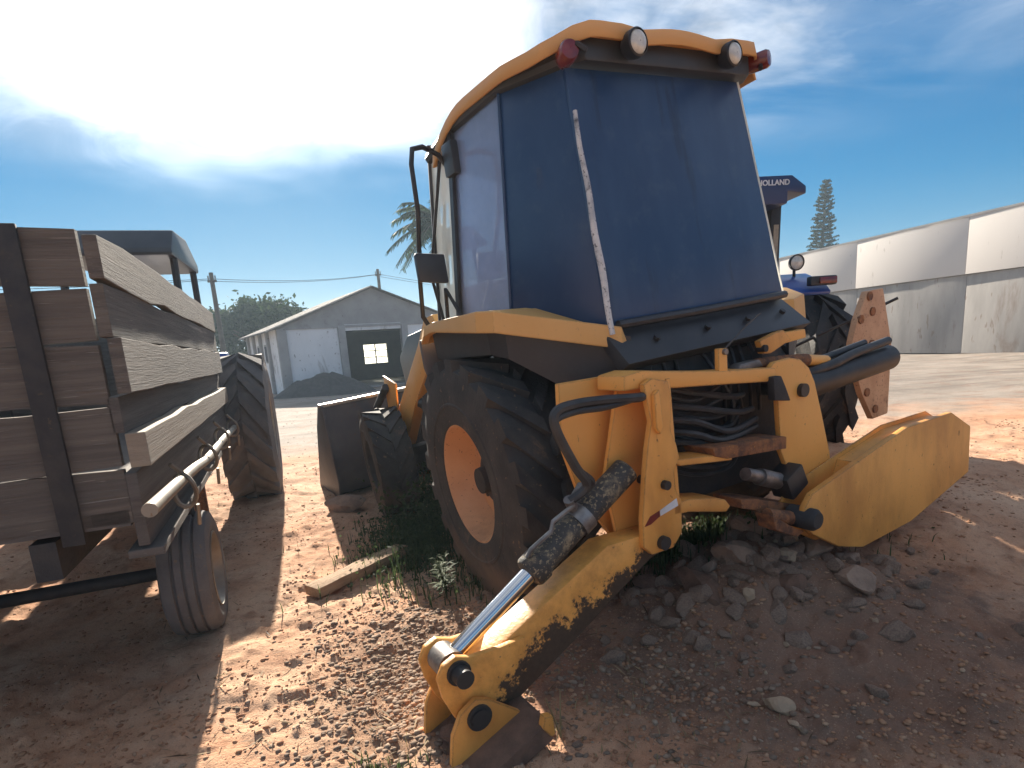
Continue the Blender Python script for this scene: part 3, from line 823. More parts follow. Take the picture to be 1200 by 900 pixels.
# right bracket
rbr = [(-0.095, 1.165), (-0.125, 1.185), (-0.25, 1.185), (-0.33, 1.165), (-0.40, 1.11), (-0.445, 1.03), (-0.50, 0.85), (-0.565, 0.62), (-0.580, 0.47), (-0.53, 0.335), (-0.44, 0.30), (-0.36, 0.335), (-0.285, 0.430), (-0.15, 0.731), (-0.141, 0.991)]
G().prism(rbr, 0, -1.115, -1.085).build('right_bracket', 'yellow', BH, bevel=0.008)
G().tube([(-1.14, -0.325, 1.009), (-0.88, -0.325, 1.009)], 0.034, 20).build('pin', 'black', BH)
G().lathe([(0.062, -.02), (0.062, .05), (0.05, .05)], (-1.02, -0.44, 1.0), (1, 0, 0), 20).build('boss', 'yellow', BH)
G().prism([(-0.060, 1.125), (-0.118, 1.121), (-0.150, 1.06), (-0.185, 0.985), (-0.062, 1.010)], 0, -1.155, -1.115).build('wear_pad', 'dark', BH, bevel=0.008)
# pipe rail and boom lock above the top bar
G().tube([(-1.0, 0.02, 1.175), (-1.0, -0.20, 1.172), (-1.0, -0.55, 1.125)], [0.018, 0.030, 0.034], 10).build('pipe', 'rust', BH)
G().tube([(-0.98, -0.50, 1.135), (-0.98, -0.76, 1.085)], 0.032, 10).build('pipe', 'yellow', BH)
lk = G().prism([(-0.150, 1.285), (-0.278, 1.308), (-0.345, 1.312), (-0.40, 1.255), (-0.235, 1.212), (-0.175, 1.217)], 0, -1.02, -0.985).build('boom_lock', 'yellow_mud', BH, bevel=0.006)
G().prism([(-0.33, 1.298), (-0.575, 1.288), (-0.582, 1.240), (-0.40, 1.236)], 0, -0.985, -0.93).build('lock_arm', 'yellow', lk, bevel=0.006)
G().tube([(-1.035, -0.178, 1.245), (-0.98, -0.178, 1.245)], 0.018, 10).build('pin', 'dark', lk)
G().box((-0.98, -0.24, 1.19), (0.06, 0.13, 0.09)).build('lock_mount', 'dark', lk, bevel=0.006)
G().prism([(0.05, 1.205), (-0.09, 1.205), (-0.12, 1.165), (0.07, 1.175)], 0, -1.06, -1.0).build('valve_block', 'steel', BH, bevel=0.008)

# --- left stabilizer leg, down; a band of dried mud clings along its lower edge
mt, N = new_mat('leg_paint_muddy')
co = coords(N)
sx = N.n('ShaderNodeSeparateXYZ', {0: co})
line = N.math('ADD', N.math('MULTIPLY', sx.outputs[1], 0.445), sx.outputs[2])
hgt = N.math('SUBTRACT', line, 0.845)
n1 = N.noise(co, 7, 8, 0.7)
n2 = N.noise(co, 45, 5, 0.6)
far_ = N.math('MULTIPLY', N.math('ABSOLUTE', N.math('SUBTRACT', sx.outputs[1], 1.42)), 0.16)
hgt = N.math('ADD', hgt, N.math('MULTIPLY', N.math('SUBTRACT', n2, 0.5), 0.16))
lim = N.math('ADD', N.math('SUBTRACT', hgt, N.math('MULTIPLY', N.math('SUBTRACT', n1, 0.5), 0.42)), far_)
mud_ = N.math('MAXIMUM', N.ramp(lim, 0.160, 0.125), N.math('MULTIPLY', N.ramp(n2, .66, .72), .7))
col = N.mix(N.ramp(n1, .35, .7), YEL, (0.56, 0.25, 0.05))
col = N.mix(mud_, col, N.mix(n2, (0.035, 0.022, 0.014), (0.10, 0.06, 0.035)))
bp = N.n('ShaderNodeBump', {'Height': N.math('ADD', mud_, N.math('MULTIPLY', n2, .6)), 'Strength': 0.35, 'Distance': 0.012}).outputs[0]
p = N.n('ShaderNodeBsdfPrincipled', {'Base Color': col, 'Roughness': N.math('ADD', N.math('MULTIPLY', mud_, 0.45), 0.45), 'Normal': bp})
N.n('ShaderNodeOutputMaterial', {'Surface': p.outputs[0]})
M['leg'] = mt
leg = G().prism([(0.74, 0.60), (1.02, 0.625), (1.29, 0.520), (1.60, 0.405), (1.72, 0.36), (1.72, 0.20), (1.53, 0.160), (1.19, 0.305), (0.80, 0.485), (0.70, 0.50)], 0, -1.135, -1.005).build('stabilizer_leg', 'leg', BH, bevel=0.012)
lob = [(1.845, 0.405), (1.815, 0.452), (1.765, 0.468), (1.706, 0.440), (1.590, 0.425), (1.48, 0.42), (1.53, 0.24), (1.64, 0.185), (1.77, 0.165), (1.81, 0.24), (1.838, 0.33)]
for x0, x1 in ((-1.165, -1.140), (-1.0, -0.975)):
    G().prism(lob, 0, x0, x1).build('cheek_plate', 'leg', leg, bevel=0.005)
for (y, z, r) in ((1.765, 0.405, 0.034), (1.735, 0.228, 0.036)):
    pn = G().tube([(-1.225, y, z), (-0.935, y, z)], r, 18)
    pn.lathe([(r * 1.35, -.006), (r * 1.35, .008), (r, .008)], (-1.207 if z < .3 else -1.168, y, z), (-1, 0, 0), 18)
    pn.build('pin', 'black', leg)
G().tube([(-1.185, 0.745, 0.555), (-0.98, 0.745, 0.555)], 0.030, 16).build('pin', 'black', leg)
G().tube([(-1.185, 0.705, 0.805), (-0.98, 0.705, 0.805)], 0.020, 12).build('pin', 'black', leg)
ft = G().prism([(1.90, -0.01), (1.52, 0.095), (1.515, 0.165), (1.545, 0.172), (1.90, 0.065)], 0, -1.34, -0.86).build('foot_pad', 'mud', BH, bevel=0.012)
lg = [(1.845, 0.20), (1.80, 0.27), (1.735, 0.300), (1.685, 0.275), (1.565, 0.16), (1.88, 0.05)]
for x0, x1 in ((-1.205, -1.180), (-0.965, -0.94)):
    G().prism(lg, 0, x0, x1).build('foot_lug', 'yellow_mud', ft, bevel=0.005)
G().prism([(1.545, 0.205), (1.512, 0.195), (1.512, 0.120), (1.53, 0.115), (1.56, 0.165)], 0, -1.345, -1.31).build('foot_rim', 'yellow_mud', ft, bevel=0.005)
g = G()
for k in range(9):
    g.rock((-1.07 + 0.10 * random.uniform(-1, 1), 1.72 + 0.12 * random.uniform(-1, 1), 0.12 + 0.04 * random.random()), (0.07, 0.06, 0.045), k + 50, 2)
g.build('mud', 'mud', ft, smooth=30)
# cylinder
A0, A1 = Vector((-1.07, 1.765, 0.405)), Vector((-1.07, 0.70, 0.955))
dv = (A1 - A0).normalized()
sj = A0 + dv * 0.455
cy_ = G().lathe([(0.036, -.012), (0.060, -.010), (0.068, 0.0), (0.070, 0.05), (0.062, 0.06), (0.058, 0.075), (0.058, 0.60), (0.0, 0.61)], sj, dv, 28).build('stabilizer_cylinder', 'barrel', BH)
G().tube([A0 + dv * 0.03, sj + dv * 0.1], 0.034, 20).build('rod', 'chrome', cy_)
G().tube([A0 + Vector((-.05, 0, 0)), A0 + Vector((.05, 0, 0))], 0.058, 18).build('rod_eye', 'steel', cy_)
up = Vector((-1, 0, 0)).cross(dv)
up = up if up.z > 0 else -up
cl = sj + dv * 0.30
G().lathe([(0.066, -.03), (0.066, .03)], cl, dv, 20).tube([cl + up * .05, cl + up * .12 + Vector((-.02, 0, 0))], 0.024, 8).tube([cl + up * .10 + Vector((-.02, 0, 0)), cl + up * .11 + dv * .09], 0.018, 8).build('port_clamp', 'steel', cy_)
G().tube([sj + up * .075 + Vector((-.02, 0, 0)) + dv * .02, sj + up * .085 + Vector((-.02, 0, 0)) + dv * .05, sj + up * .075 + Vector((-.02, 0, 0)) + dv * .16, sj + up * .10 + Vector((-.02, 0, 0)) + dv * .19, cl + up * .09 + Vector((-.03, 0, 0))], 0.010, 7).build('hard_line', 'steel', cy_)


def catmull(P, n=6):
    P = [Vector(p) for p in P]
    P = [P[0]] + P + [P[-1]]
    out = []
    for i in range(1, len(P) - 2):
        a, b, c_, d = P[i - 1:i + 3]
        for k in range(n):
            t = k / n
            out.append(0.5 * ((2 * b) + (c_ - a) * t + (2 * a - 5 * b + 4 * c_ - d) * t * t + (3 * b - a - 3 * c_ + d) * t ** 3))
    out.append(P[-2])
    return out


for off in (0, 0.028):
    pth = [(-1.10, 0.72, 1.190), (-1.16, 0.80, 1.20), (-1.15, 0.96, 1.222 - off), (-1.15, 1.10, 1.235 - off), (-1.15, 1.195, 1.225 - off), (-1.15, 1.205, 1.16), (-1.14, 1.135, 1.0), (-1.12, 1.075 - off, 0.90), cl + up * .11 + Vector((-.02, 0, 0))]
    G().tube(catmull(pth), 0.019 if off == 0 else 0.013, 8).build('hose', 'hose', BH)

# --- hoses between the brackets
hp = [[(-0.9, 0.52, 1.10), (-1.0, 0.30, 1.04), (-1.02, 0.05, 0.97), (-0.98, -0.12, 0.95)],
      [(-0.9, 0.52, 1.02), (-1.02, 0.35, 0.99), (-1.05, 0.15, 0.90), (-1.0, -0.12, 0.90)],
      [(-0.9, 0.50, 0.97), (-1.04, 0.38, 0.94), (-1.06, 0.2, 0.87), (-1.0, -0.12, 0.86)],
      [(-0.88, 0.45, 1.17), (-0.98, 0.25, 1.10), (-0.98, 0.02, 1.04), (-0.92, -0.13, 1.02)],
      [(-0.88, 0.54, 0.92), (-1.02, 0.36, 0.89), (-1.02, 0.22, 0.84), (-0.95, 0.0, 0.84)],
      [(-0.85, 0.10, 1.30), (-0.95, 0.08, 1.15), (-0.98, 0.02, 1.0), (-0.92, 0.02, 0.8)],
      [(-0.85, 0.42, 1.34), (-0.86, 0.44, 1.2), (-0.85, 0.40, 1.0)],
      [(-0.85, 0.36, 1.34), (-0.87, 0.35, 1.2), (-0.85, 0.32, 1.0)],
      [(-0.85, 0.29, 1.34), (-0.87, 0.27, 1.22), (-0.85, 0.25, 1.05)]]
rh = np.random.default_rng(5)
for k in range(9):
    z0, y0 = 1.16 - 0.045 * k, 0.50 - 0.03 * rh.random()
    hp.append([(-0.87, y0, z0), (-0.93 - .05 * rh.random(), 0.30, z0 - 0.06 - .05 * rh.random()), (-0.95 - .05 * rh.random(), 0.08, z0 - .10 * rh.random() - .04), (-0.90, -0.10 - .05 * rh.random(), z0 - .12 * rh.random())])
for k in range(5):
    y0 = 0.02 - 0.07 * k
    hp.append([(-0.84, y0, 1.32), (-0.90 - .03 * rh.random(), y0 + .03, 1.2), (-0.93, y0 + .04 * rh.random(), 1.05), (-0.88, y0 - .05, 0.9)])
for i, h_ in enumerate(hp):
    G().tube(catmull(h_), 0.016 if i < 5 else 0.010, 7).build('hose', 'hose', BH)
G().prism([(0.55, 1.28), (-0.55, 1.24), (-0.55, 0.50), (0.55, 0.55)], 0, -0.86, -0.80).build('rear_bulkhead', 'dark', BH, bevel=0.01)
g = G()
for k in range(6):
    g.box((-0.88, 0.35 - 0.11 * k, 1.315), (0.06, 0.05, 0.05))
g.build('spool_valves', 'dark', BH, bevel=0.008)

# --- right stabilizer: leg down on the heap, black cylinder, boom plate beyond
rl = [(-0.10, 0.475), (-0.16, 0.530), (-0.60, 0.60), (-1.05, 0.665), (-1.55, 0.64), (-1.80, 0.50), (-1.80, 0.20), (-1.10, 0.085), (-0.60, 0.095), (-0.378, 0.175), (-0.155, 0.319), (-0.08, 0.40)]
rlg = G().prism(rl, 0, -1.27, -1.235).build('right_stabilizer', 'yellow_mud', BH, bevel=0.008)
G().prism(rl, 0, -1.13, -1.12).build('cheek_plate', 'yellow_mud', rlg, bevel=0.005)
G().prism([(-0.60, 0.575), (-1.05, 0.64), (-1.54, 0.615), (-1.77, 0.48), (-1.77, 0.22), (-1.09, 0.105), (-0.60, 0.115), (-0.4, 0.2)], 0, -1.235, -1.13).build('leg_box', 'yellow_mud', rlg)
G().lathe([(0.0, 0.05), (0.040, 0.05), (0.055, 0.03), (0.055, -0.10)], (-1.27, -0.125, 0.412), (-1, 0, 0), 22).build('pin', 'dark', rlg)
G().tube([(-1.2, 0.10, 0.485), (-1.2, -0.12, 0.40)], 0.035, 10).build('rusty_link', 'rust', rlg)
G().prism([(0.12, 0.50), (-0.05, 0.38), (-0.12, 0.345), (-0.06, 0.33), (0.10, 0.42)], 0, -1.25, -1.15).build('rusty_link', 'rust', rlg, bevel=0.006)
rc = G().tube([(-0.99, -0.40, 1.00), (-0.98, -0.56, 0.985), (-0.95, -1.45, 0.99)], [0.05, 0.078, 0.078], 24).build('right_cylinder', 'black', BH)
G().tube(catmull([(-0.99, -0.50, 1.05), (-1.02, -0.75, 1.065), (-1.0, -1.0, 1.085), (-0.98, -1.4, 1.10)]), 0.026, 10).build('hose', 'hose', rc)
G().tube(catmull([(-0.95, -0.48, 1.075), (-0.96, -0.8, 1.10), (-0.95, -1.2, 1.12)]), 0.020, 10).build('hose', 'hose', rc)
bm_ = G().prism([(y - .33, z) for y, z in [(-2.00, 1.36), (-1.86, 1.16), (-1.79, 1.0), (-1.80, 0.86), (-1.92, 0.58), (-2.08, 0.34), (-2.30, 0.34), (-2.35, 0.9), (-2.22, 1.36)]], 0, -0.36, -0.31).build('boom_plate', 'holeplate', BH, bevel=0.008)
for y, z in ((-2.02, 1.32), (-1.90, 1.16), (-2.06, 1.20), (-1.88, 0.75), (-1.98, 0.58), (-2.10, 0.42), (-2.05, 0.95)):
    G().tube([(-0.372, y - .33, z), (-0.35, y - .33, z)], 0.034, 12).build('bolt', 'rust', bm_)
# sticker on the left post
G().prism([(0.835, 0.655), (0.80, 0.69), (0.745, 0.70), (0.745, 0.675), (0.80, 0.655)], 0, -1.1625, -1.1605).build('warning_sticker', 'redlens', BH)
G().prism([(0.742, 0.70), (0.64, 0.725), (0.635, 0.69), (0.742, 0.675)], 0, -1.1625, -1.1605).build('warning_sticker', 'whitepaint', BH)

# ------------------------------------------------------------------ wooden trailer (left)
TAZ = radians(-21)
td = Vector((sin(TAZ), cos(TAZ), 0))
# local +X runs along the side away from the camera, +Y to the left, origin under the far right corner
TR = thing('wooden_trailer', 'old farm trailer with weathered grey plank sides and a pipe tied along its right side', 'trailer',
           (-2.55, 5.2, 0), (0, 0, radians(90 + 21)))
rr = np.random.default_rng(3)


def board(z0, z1, x0, x1, y0, y1, name, mat, wob=0.005, seg=10):
    g = G()
    xs = np.linspace(x0, x1, seg + 1)
    V = []
    for x in xs:
        a, b = z0 + rr.normal() * wob * .5, z1 + rr.normal() * wob
        o = rr.normal() * 0.0007
        V += [(x, y0 + o, a), (x, y0 + o, b), (x, y1, b), (x, y1, a)]
    F = []
    for i in range(seg):
        k = i * 4
        F += [(k, k + 4, k + 5, k + 1), (k + 1, k + 5, k + 6, k + 2), (k + 2, k + 6, k + 7, k + 3), (k + 3, k + 7, k + 4, k)]
    F += [(0, 1, 2, 3), (seg * 4, seg * 4 + 3, seg * 4 + 2, seg * 4 + 1)]
    return g.add(V, F).build(name, mat, TR, smooth=0, bevel=0.004)


X0, X1 = -3.3, 0.55
board(1.765, 1.945, X0, X1 + .1, 0.0, 0.045, 'plank', 'wood', 0.010)
board(1.575, 1.758, X0, X1 + .05, 0.008, 0.05, 'plank', 'wood')
board(1.375, 1.568, X0, X1, -0.012, 0.03, 'plank', 'wood')
board(1.235, 1.368, X0, X1, 0.03, 0.07, 'plank', 'wooddark')
board(1.105, 1.235, X0, X1 - .1, -0.032, 0.035, 'rail_beam', 'woodpale', 0.004)
board(0.80, 1.098, X0, X1 - .05, 0.02, 0.06, 'plank', 'wooddark', 0.006)
g = G()
for k in range(7):       # left and front sides, floor
    pass
for (z0, z1) in ((1.58, 1.945), (1.20, 1.57), (0.80, 1.19)):
    board(z0, z1, X0, X1, 1.70, 1.74, 'plank', 'wood')
G().box(((X0 + X1) / 2, 0.87, 0.92), (X1 - X0, 1.60, 0.06)).build('bed_floor', 'wooddark', TR)
G().box((X1 - .02, 0.87, 1.40), (0.04, 1.6, 1.05)).build('end_board', 'wood', TR)
for k, (z0, z1) in enumerate(((0.90, 1.10), (1.115, 1.33), (1.345, 1.55), (1.565, 1.74), (1.755, 1.94))):
    eb = G()
    for q in range(6):
        ya, yb = 0.06 + 1.63 * q / 6, 0.06 + 1.63 * (q + 1) / 6
        w0, w1 = 0.006 * sin(k * 3 + q * 1.7), 0.006 * sin(k * 3 + (q + 1) * 1.7)
        eb.add([(X0, ya, z0 + w0), (X0, yb, z0 + w1), (X0, yb, z1 + w1), (X0, ya, z1 + w0), (X0 + .035, ya, z0 + w0), (X0 + .035, yb, z0 + w1), (X0 + .035, yb, z1 + w1), (X0 + .035, ya, z1 + w0)],
               [(0, 3, 2, 1), (4, 5, 6, 7), (0, 1, 5, 4), (3, 7, 6, 2)] + ([(0, 4, 7, 3)] if q == 0 else []) + ([(1, 2, 6, 5)] if q == 5 else []))
    eb.build('plank', 'endwood', TR, smooth=0)
for y in (0.25, 0.87, 1.5):
    G().box((X0 - .012, y, 1.40), (0.02, 0.07, 1.10)).build('stake', 'dark', TR, bevel=0.003)
for x in (0.05, -1.3, -2.6):
    G().box((x, 0.058, 1.36), (0.07, 0.012, 1.14)).build('stake', 'rust', TR, bevel=0.003)
G().tube(catmull([(-3.6, -0.06, 1.0), (-2.6, -0.055, 0.955), (-1.97, -0.06, 0.918), (-1.0, -0.058, 0.90), (0.02, -0.06, 0.875), (0.2, -.06, .87)]), 0.025, 12).build('pipe', 'galv', TR)
for x in (-1.95, -1.03, 0.02, -2.9):
    z = 0.92 if x < -1 else 0.885
    ring_ = [Vector((x + 0.02 * sin(a * 2) + .03 * cos(a), -0.06 + 0.048 * cos(a), z + 0.075 * sin(a))) for a in np.linspace(0, 2 * pi, 15)]
    G().tube(ring_, 0.011, 6, False).tube([(x, -0.07, z + .07), (x - .05, -0.03, z + .13)], 0.010, 6).tube([(x, -.1, z - .07), (x + .03, -.09, z - .17)], .009, 6).build('wire_tie', 'galv', TR)
board(0.76, 0.80, X0, -0.75, -0.02, 0.10, 'sill_beam', 'wooddark', 0.004)
g = G()
for x in (-1.24,):
    g.box((x, 0.12, 0.55), (0.05, 0.08, 0.50))
g.build('prop_leg', 'rust', TR)
for y in (0.35, 1.4):
    G().box(((X0 + X1) / 2, y, 0.80), (X1 - X0, 0.08, 0.14)).build('chassis_rail', 'dark', TR)
G().tube([(-2.25, 0.2, 0.36), (-2.25, 1.55, 0.36)], 0.035, 10).build('axle', 'dark', TR)
for y, s in ((0.07, -1), (1.55, 1)):
    cw = Vector((-2.25, y, 0.335))
    prof = [(0.20, -.10), (0.215, -.115), (0.28, -.125), (0.32, -.11), (0.335, -.075), (0.336, -.058), (0.324, -.054), (0.324, -.044), (0.337, -.04), (0.338, -.008), (0.325, -.006), (0.325, .006), (0.338, .008), (0.337, .04), (0.324, .044), (0.324, .054), (0.336, .058), (0.335, .075), (0.32, .11), (0.28, .125), (0.215, .115), (0.20, .10)]
    rm = G().lathe([(0.20, -.11), (0.185, -.05), (0.18, 0.0), (0.185, .06), (0.205, .105), (0.212, .118), (0.205, .122), (0.195, .10), (0.175, .045), (0.05, .02), (0.002, .02)], cw, (0, s, 0), 40).build('wheel', 'galv', TR)
    g = G().lathe(prof, cw, (0, s, 0), 48)
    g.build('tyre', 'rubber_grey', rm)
    G().box((-2.25, y + s * -.0, 0.60), (0.08, 0.10, 0.34)).build('spring_hanger', 'dark', TR)
G().lathe([(0.05, .0), (0.05, .06), (0.03, .07), (0.002, .07)], (-2.25, 0.07, 0.335), (0, -1, 0), 16).build('hub', 'rust', TR)

# ------------------------------------------------------------------ tractor behind the trailer (left)
LT = thing('farm_tractor', 'farm tractor with flat canopy and big lugged rear tyre standing ahead of the wooden trailer', 'tractor', (-3.72, 6.05, 0), (0, 0, radians(90 + 19)))
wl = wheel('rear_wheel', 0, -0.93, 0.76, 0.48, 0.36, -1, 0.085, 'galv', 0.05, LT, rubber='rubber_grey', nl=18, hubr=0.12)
wheel('rear_wheel', 0, 0.93, 0.75, 0.46, 0.36, 1, 0.06, 'galv', 0.05, LT, nl=18, hubr=0.12)
wheel('front_wheel', 2.1, -0.70, 0.42, 0.24, 0.22, -1, 0.02, 'galv', 0.03, LT, nl=16, hubr=0.08)
wheel('front_wheel', 2.1, 0.70, 0.42, 0.24, 0.22, 1, 0.02, 'galv', 0.03, LT, nl=16, hubr=0.08)
G().box((0.7, 0, 0.85), (2.6, 0.5, 0.5)).tube([(0, -.8, .75), (0, .8, .75)], 0.12, 12).build('chassis', 'dark', LT, bevel=0.02)
G().prism([(0.9, 1.1), (2.5, 1.05), (2.5, 1.5), (2.3, 1.62), (0.9, 1.70)], 1, -0.33, 0.33).build('engine_hood', 'bluepaint', LT, bevel=0.04)
for s in (-1, 1):
    pth = [(0.62, 1.25), (0.40, 1.52), (0.0, 1.60), (-0.45, 1.52), (-0.60, 1.35)]
    g = G().prism(pth + [(x * .97, z - .02) for x, z in pth[::-1]], 1, min(s * .50, s * .70), max(s * .50, s * .70))
    g.build('fender', 'bluepaint', LT)
    G().tube([(-0.15, s * 0.48, 1.4), (-0.05, s * 0.48, 2.56)], 0.035, 8).build('canopy_post', 'dark', LT)
    G().tube([(1.1, s * 0.48, 1.3), (1.1, s * 0.48, 2.60)], 0.035, 8).build('canopy_post', 'dark', LT)
g = G().prism([(-0.30, 2.52), (-0.30, 2.58), (-0.05, 2.80), (0.7, 2.84), (1.3, 2.66), (1.3, 2.55)], 1, -0.52, 0.52)
g.build('canopy', 'plastic', LT, bevel=0.03)
G().box((-0.15, 0, 1.25), (0.45, 0.5, 0.14)).box((-0.38, 0, 1.45), (0.1, 0.48, 0.4)).build('seat', 'seat', LT, bevel=0.03)
G().box((0.95, -0.62, 1.42), (0.25, 0.22, 0.34)).build('fuel_tank', 'bluepaint', LT, bevel=0.02)
G().tube([(1.7, 0, 1.6), (1.7, 0, 2.3)], 0.035, 8).build('exhaust_pipe', 'dark', LT)

# ------------------------------------------------------------------ blue tractor (right)
BT = thing('blue_tractor', 'blue tractor with lettered dark blue canopy standing between the backhoe and the pale wall', 'tractor', (2.13, 5.95, 0), (0, 0, radians(90 + 5)))
wheel('rear_wheel', 0.35, -1.00, 0.90, 0.46, 0.42, -1, 0.08, 'galv', 0.05, BT, nl=17, hubr=0.14)
wheel('rear_wheel', 0.35, 1.00, 0.90, 0.46, 0.42, 1, 0.08, 'galv', 0.05, BT, nl=17, hubr=0.14)
wheel('front_wheel', 2.6, -0.75, 0.52, 0.30, 0.26, -1, 0.03, 'galv', 0.03, BT, nl=16, hubr=0.08)
wheel('front_wheel', 2.6, 0.75, 0.52, 0.30, 0.26, 1, 0.03, 'galv', 0.03, BT, nl=16, hubr=0.08)
G().box((1.2, 0, 0.95), (3.0, 0.5, 0.5)).tube([(.35, -.8, .86), (.35, .8, .86)], 0.14, 12).box((-.15, 0, .8), (.3, .55, .6)).build('chassis', 'dark', BT, bevel=0.02)
G().prism([(1.3, 1.15), (3.1, 1.1), (3.15, 1.5), (2.9, 1.72), (1.3, 1.82)], 1, -0.36, 0.36).build('engine_hood', 'bluepaint', BT, bevel=0.05)
for s in (-1, 1):
    pth = [(1.05, 1.45), (0.85, 1.75), (0.50, 1.93), (0.05, 1.95), (-0.25, 1.84), (-0.36, 1.74)]
    y0, y1 = sorted((s * .50, s * 0.98))
    fd = G().prism(pth + [(x * .97 + .01, z - .03) for x, z in pth[::-1]], 1, y0, y1).build('fender', 'bluepaint', BT, bevel=0.012)
    tl = G().box((-0.36, s * 0.88, 1.84), (0.08, 0.26, 0.085)).build('tail_lamp', 'black', BT, bevel=0.015)
    G().box((-0.405, s * 0.915, 1.84), (0.02, 0.17, 0.06)).build('lens', 'redlens', tl, bevel=0.006)
    rl_ = G().lathe([(0.002, -.03), (0.05, -.03), (0.075, 0.0), (0.078, 0.03), (0.066, 0.034)], (-0.05, s * 0.80, 2.05), (-1, 0, -.1), 24).build('work_lamp', 'black', BT)
    G().lathe([(0.068, 0.026), (0.04, 0.036), (0.002, 0.038)], (-0.05, s * 0.80, 2.05), (-1, 0, -.1), 24).build('lens', 'lamp', rl_)
    G().tube([(-0.03, s * 0.80, 1.90), (-0.03, s * 0.80, 1.99)], 0.015, 6).build('lamp_stem', 'black', rl_)
    pst = G().prism([(-0.02, 1.4), (0.10, 1.4), (0.06, 2.62), (-0.08, 2.62)], 1, s * .58 - .05, s * .58 + .05).build('canopy_post', 'black', BT, bevel=0.012)
    G().box((-0.060, s * .58, 2.24), (0.012, 0.05, 0.34), Euler((0, radians(-4), 0)).to_matrix()).build('sticker', 'tan_sticker', pst)
    G().tube([(1.25, s * 0.53, 1.4), (1.1, s * 0.53, 2.62)], 0.04, 8).build('canopy_post', 'black', BT)
cn = G().prism([(-0.74, 2.63), (-0.56, 2.66), (-0.56, 2.55), (0.56, 2.55), (0.56, 2.66), (0.74, 2.63), (0.74, 2.70), (0.60, 2.80), (-0.60, 2.80), (-0.74, 2.70)], 0, -0.30, 1.45).build('canopy', 'darkblue', BT, bevel=0.02)
tc = bpy.data.curves.new('lettering', 'FONT')
tc.body = 'NEW HOLLAND'
tc.size = 0.066
tc.extrude = 0.002
tc.align_x = 'CENTER'
tc.offset = 0.0015
to = bpy.data.objects.new('tmp_text', tc)
COL.objects.link(to)
bpy.context.view_layer.update()
me = bpy.data.meshes.new_from_object(to.evaluated_get(bpy.context.evaluated_depsgraph_get()))
bpy.data.objects.remove(to)
me.materials.append(M['whitepaint'])
tx = link_mesh('lettering', me, cn)
tx.location = (-0.304, -0.33, 2.715)
tx.rotation_euler = (radians(90), 0, radians(-90))
G().box((0.45, 0, 1.35), (0.45, 0.5, 0.14)).box((0.20, 0, 1.58), (0.1, 0.48, 0.45)).build('seat', 'seat', BT, bevel=0.03)
G().tube([(-0.30, -0.55, 1.2), (-0.75, -1.35, 1.62)], 0.014, 6).build('lift_rod', 'black', BT)
G().tube([(2.2, 0.2, 1.75), (2.2, 0.2, 2.5)], 0.04, 8).build('exhaust_pipe', 'black', BT)

# ------------------------------------------------------------------ shed
SH = thing('shed', 'old whitewashed shed with grey gable, peeling pillars and a big dark doorway', 'shed', (-9.1, 24.0, 0), (0, 0, radians(90 - 58)))
# local +X along the front to the right, +Y into the building
SW, SD, EH, AH = 8.3, 7.0, 2.68, 4.25
wf = G()
wf.box((1.43, 0.10, EH / 2), (2.1, 0.16, EH)).box((4.07, 0.10, 2.62), (2.55, 0.16, 0.26)).box((6.9, 0.10, EH / 2), (2.6, 0.16, EH))
wf.build('front_wall', 'plaster', SH)
sw = G().box((0.10, SD / 2 + .1, EH / 2), (0.16, SD - .2, EH)).build('side_wall', 'plaster', SH)
G().box((SW - .1, SD / 2 + .1, EH / 2), (0.16, SD - .2, EH)).build('side_wall', 'plaster', SH)
bw = G()
bx0, bx1, bz0, bz1 = 5.85, 7.25, 0.90, 1.98
bw.box((bx0 / 2 + .1, SD, EH / 2), (bx0 - .2, 0.16, EH)).box(((bx1 + SW) / 2 - .1, SD, EH / 2), (SW - bx1 - .2, 0.16, EH))
bw.box(((bx0 + bx1) / 2, SD, bz0 / 2), (bx1 - bx0, 0.16, bz0)).box(((bx0 + bx1) / 2, SD, (bz1 + EH) / 2), (bx1 - bx0, 0.16, EH - bz1))
bwo = bw.build('back_wall', 'interior', SH)
wn = G()
for k in range(3):
    wn.box((bx0 + (bx1 - bx0) * k / 2, SD, (bz0 + bz1) / 2), (0.07, 0.05, bz1 - bz0))
for k in range(4):
    wn.box(((bx0 + bx1) / 2, SD, bz0 + (bz1 - bz0) * k / 3), (bx1 - bx0, 0.04, 0.05))
wno = wn.build('back_window', 'whitepaint', SH)
G().box(((bx0 + bx1) / 2, SD + .03, (bz0 + bz1) / 2), (bx1 - bx0, 0.006, bz1 - bz0)).build('pane', 'pane', wno)
gb = [(0.02, EH), (SW - .02, EH), (SW / 2, AH)]
G().prism(gb, 1, 0.03, 0.17).build('gable', 'concrete', SH)
G().prism(gb, 1, SD - .08, SD + .08).build('gable', 'concrete', SH)
for x0, x1 in ((0.0, 0.38), (2.49, 2.80), (5.35, 5.64), (8.0, 8.3)):
    G().box(((x0 + x1) / 2, 0.04, EH / 2), (x1 - x0, 0.22, EH)).build('pillar', 'concrete', SH, bevel=0.01)
G().box((SW / 2, 0.055, EH - .0), (SW - .3, 0.17, 0.10)).build('lintel', 'concrete', SH)
for y in (1.8, 3.5, 5.2, 6.85):
    G().box((-0.02, y, EH / 2), (0.16, 0.28, EH)).build('pillar', 'concrete', SH, bevel=0.01)
for y in (2.05, 3.75):
    wv = G().box((0.03, y + .6, 1.75), (0.06, 0.7, 0.8)).build('side_window', 'concrete', SH)
    G().box((-0.005, y + .6, 1.75), (0.02, 0.55, 0.65)).build('pane', 'interior', wv)
sl_ = (AH - EH) / (SW / 2)
rfm = G()
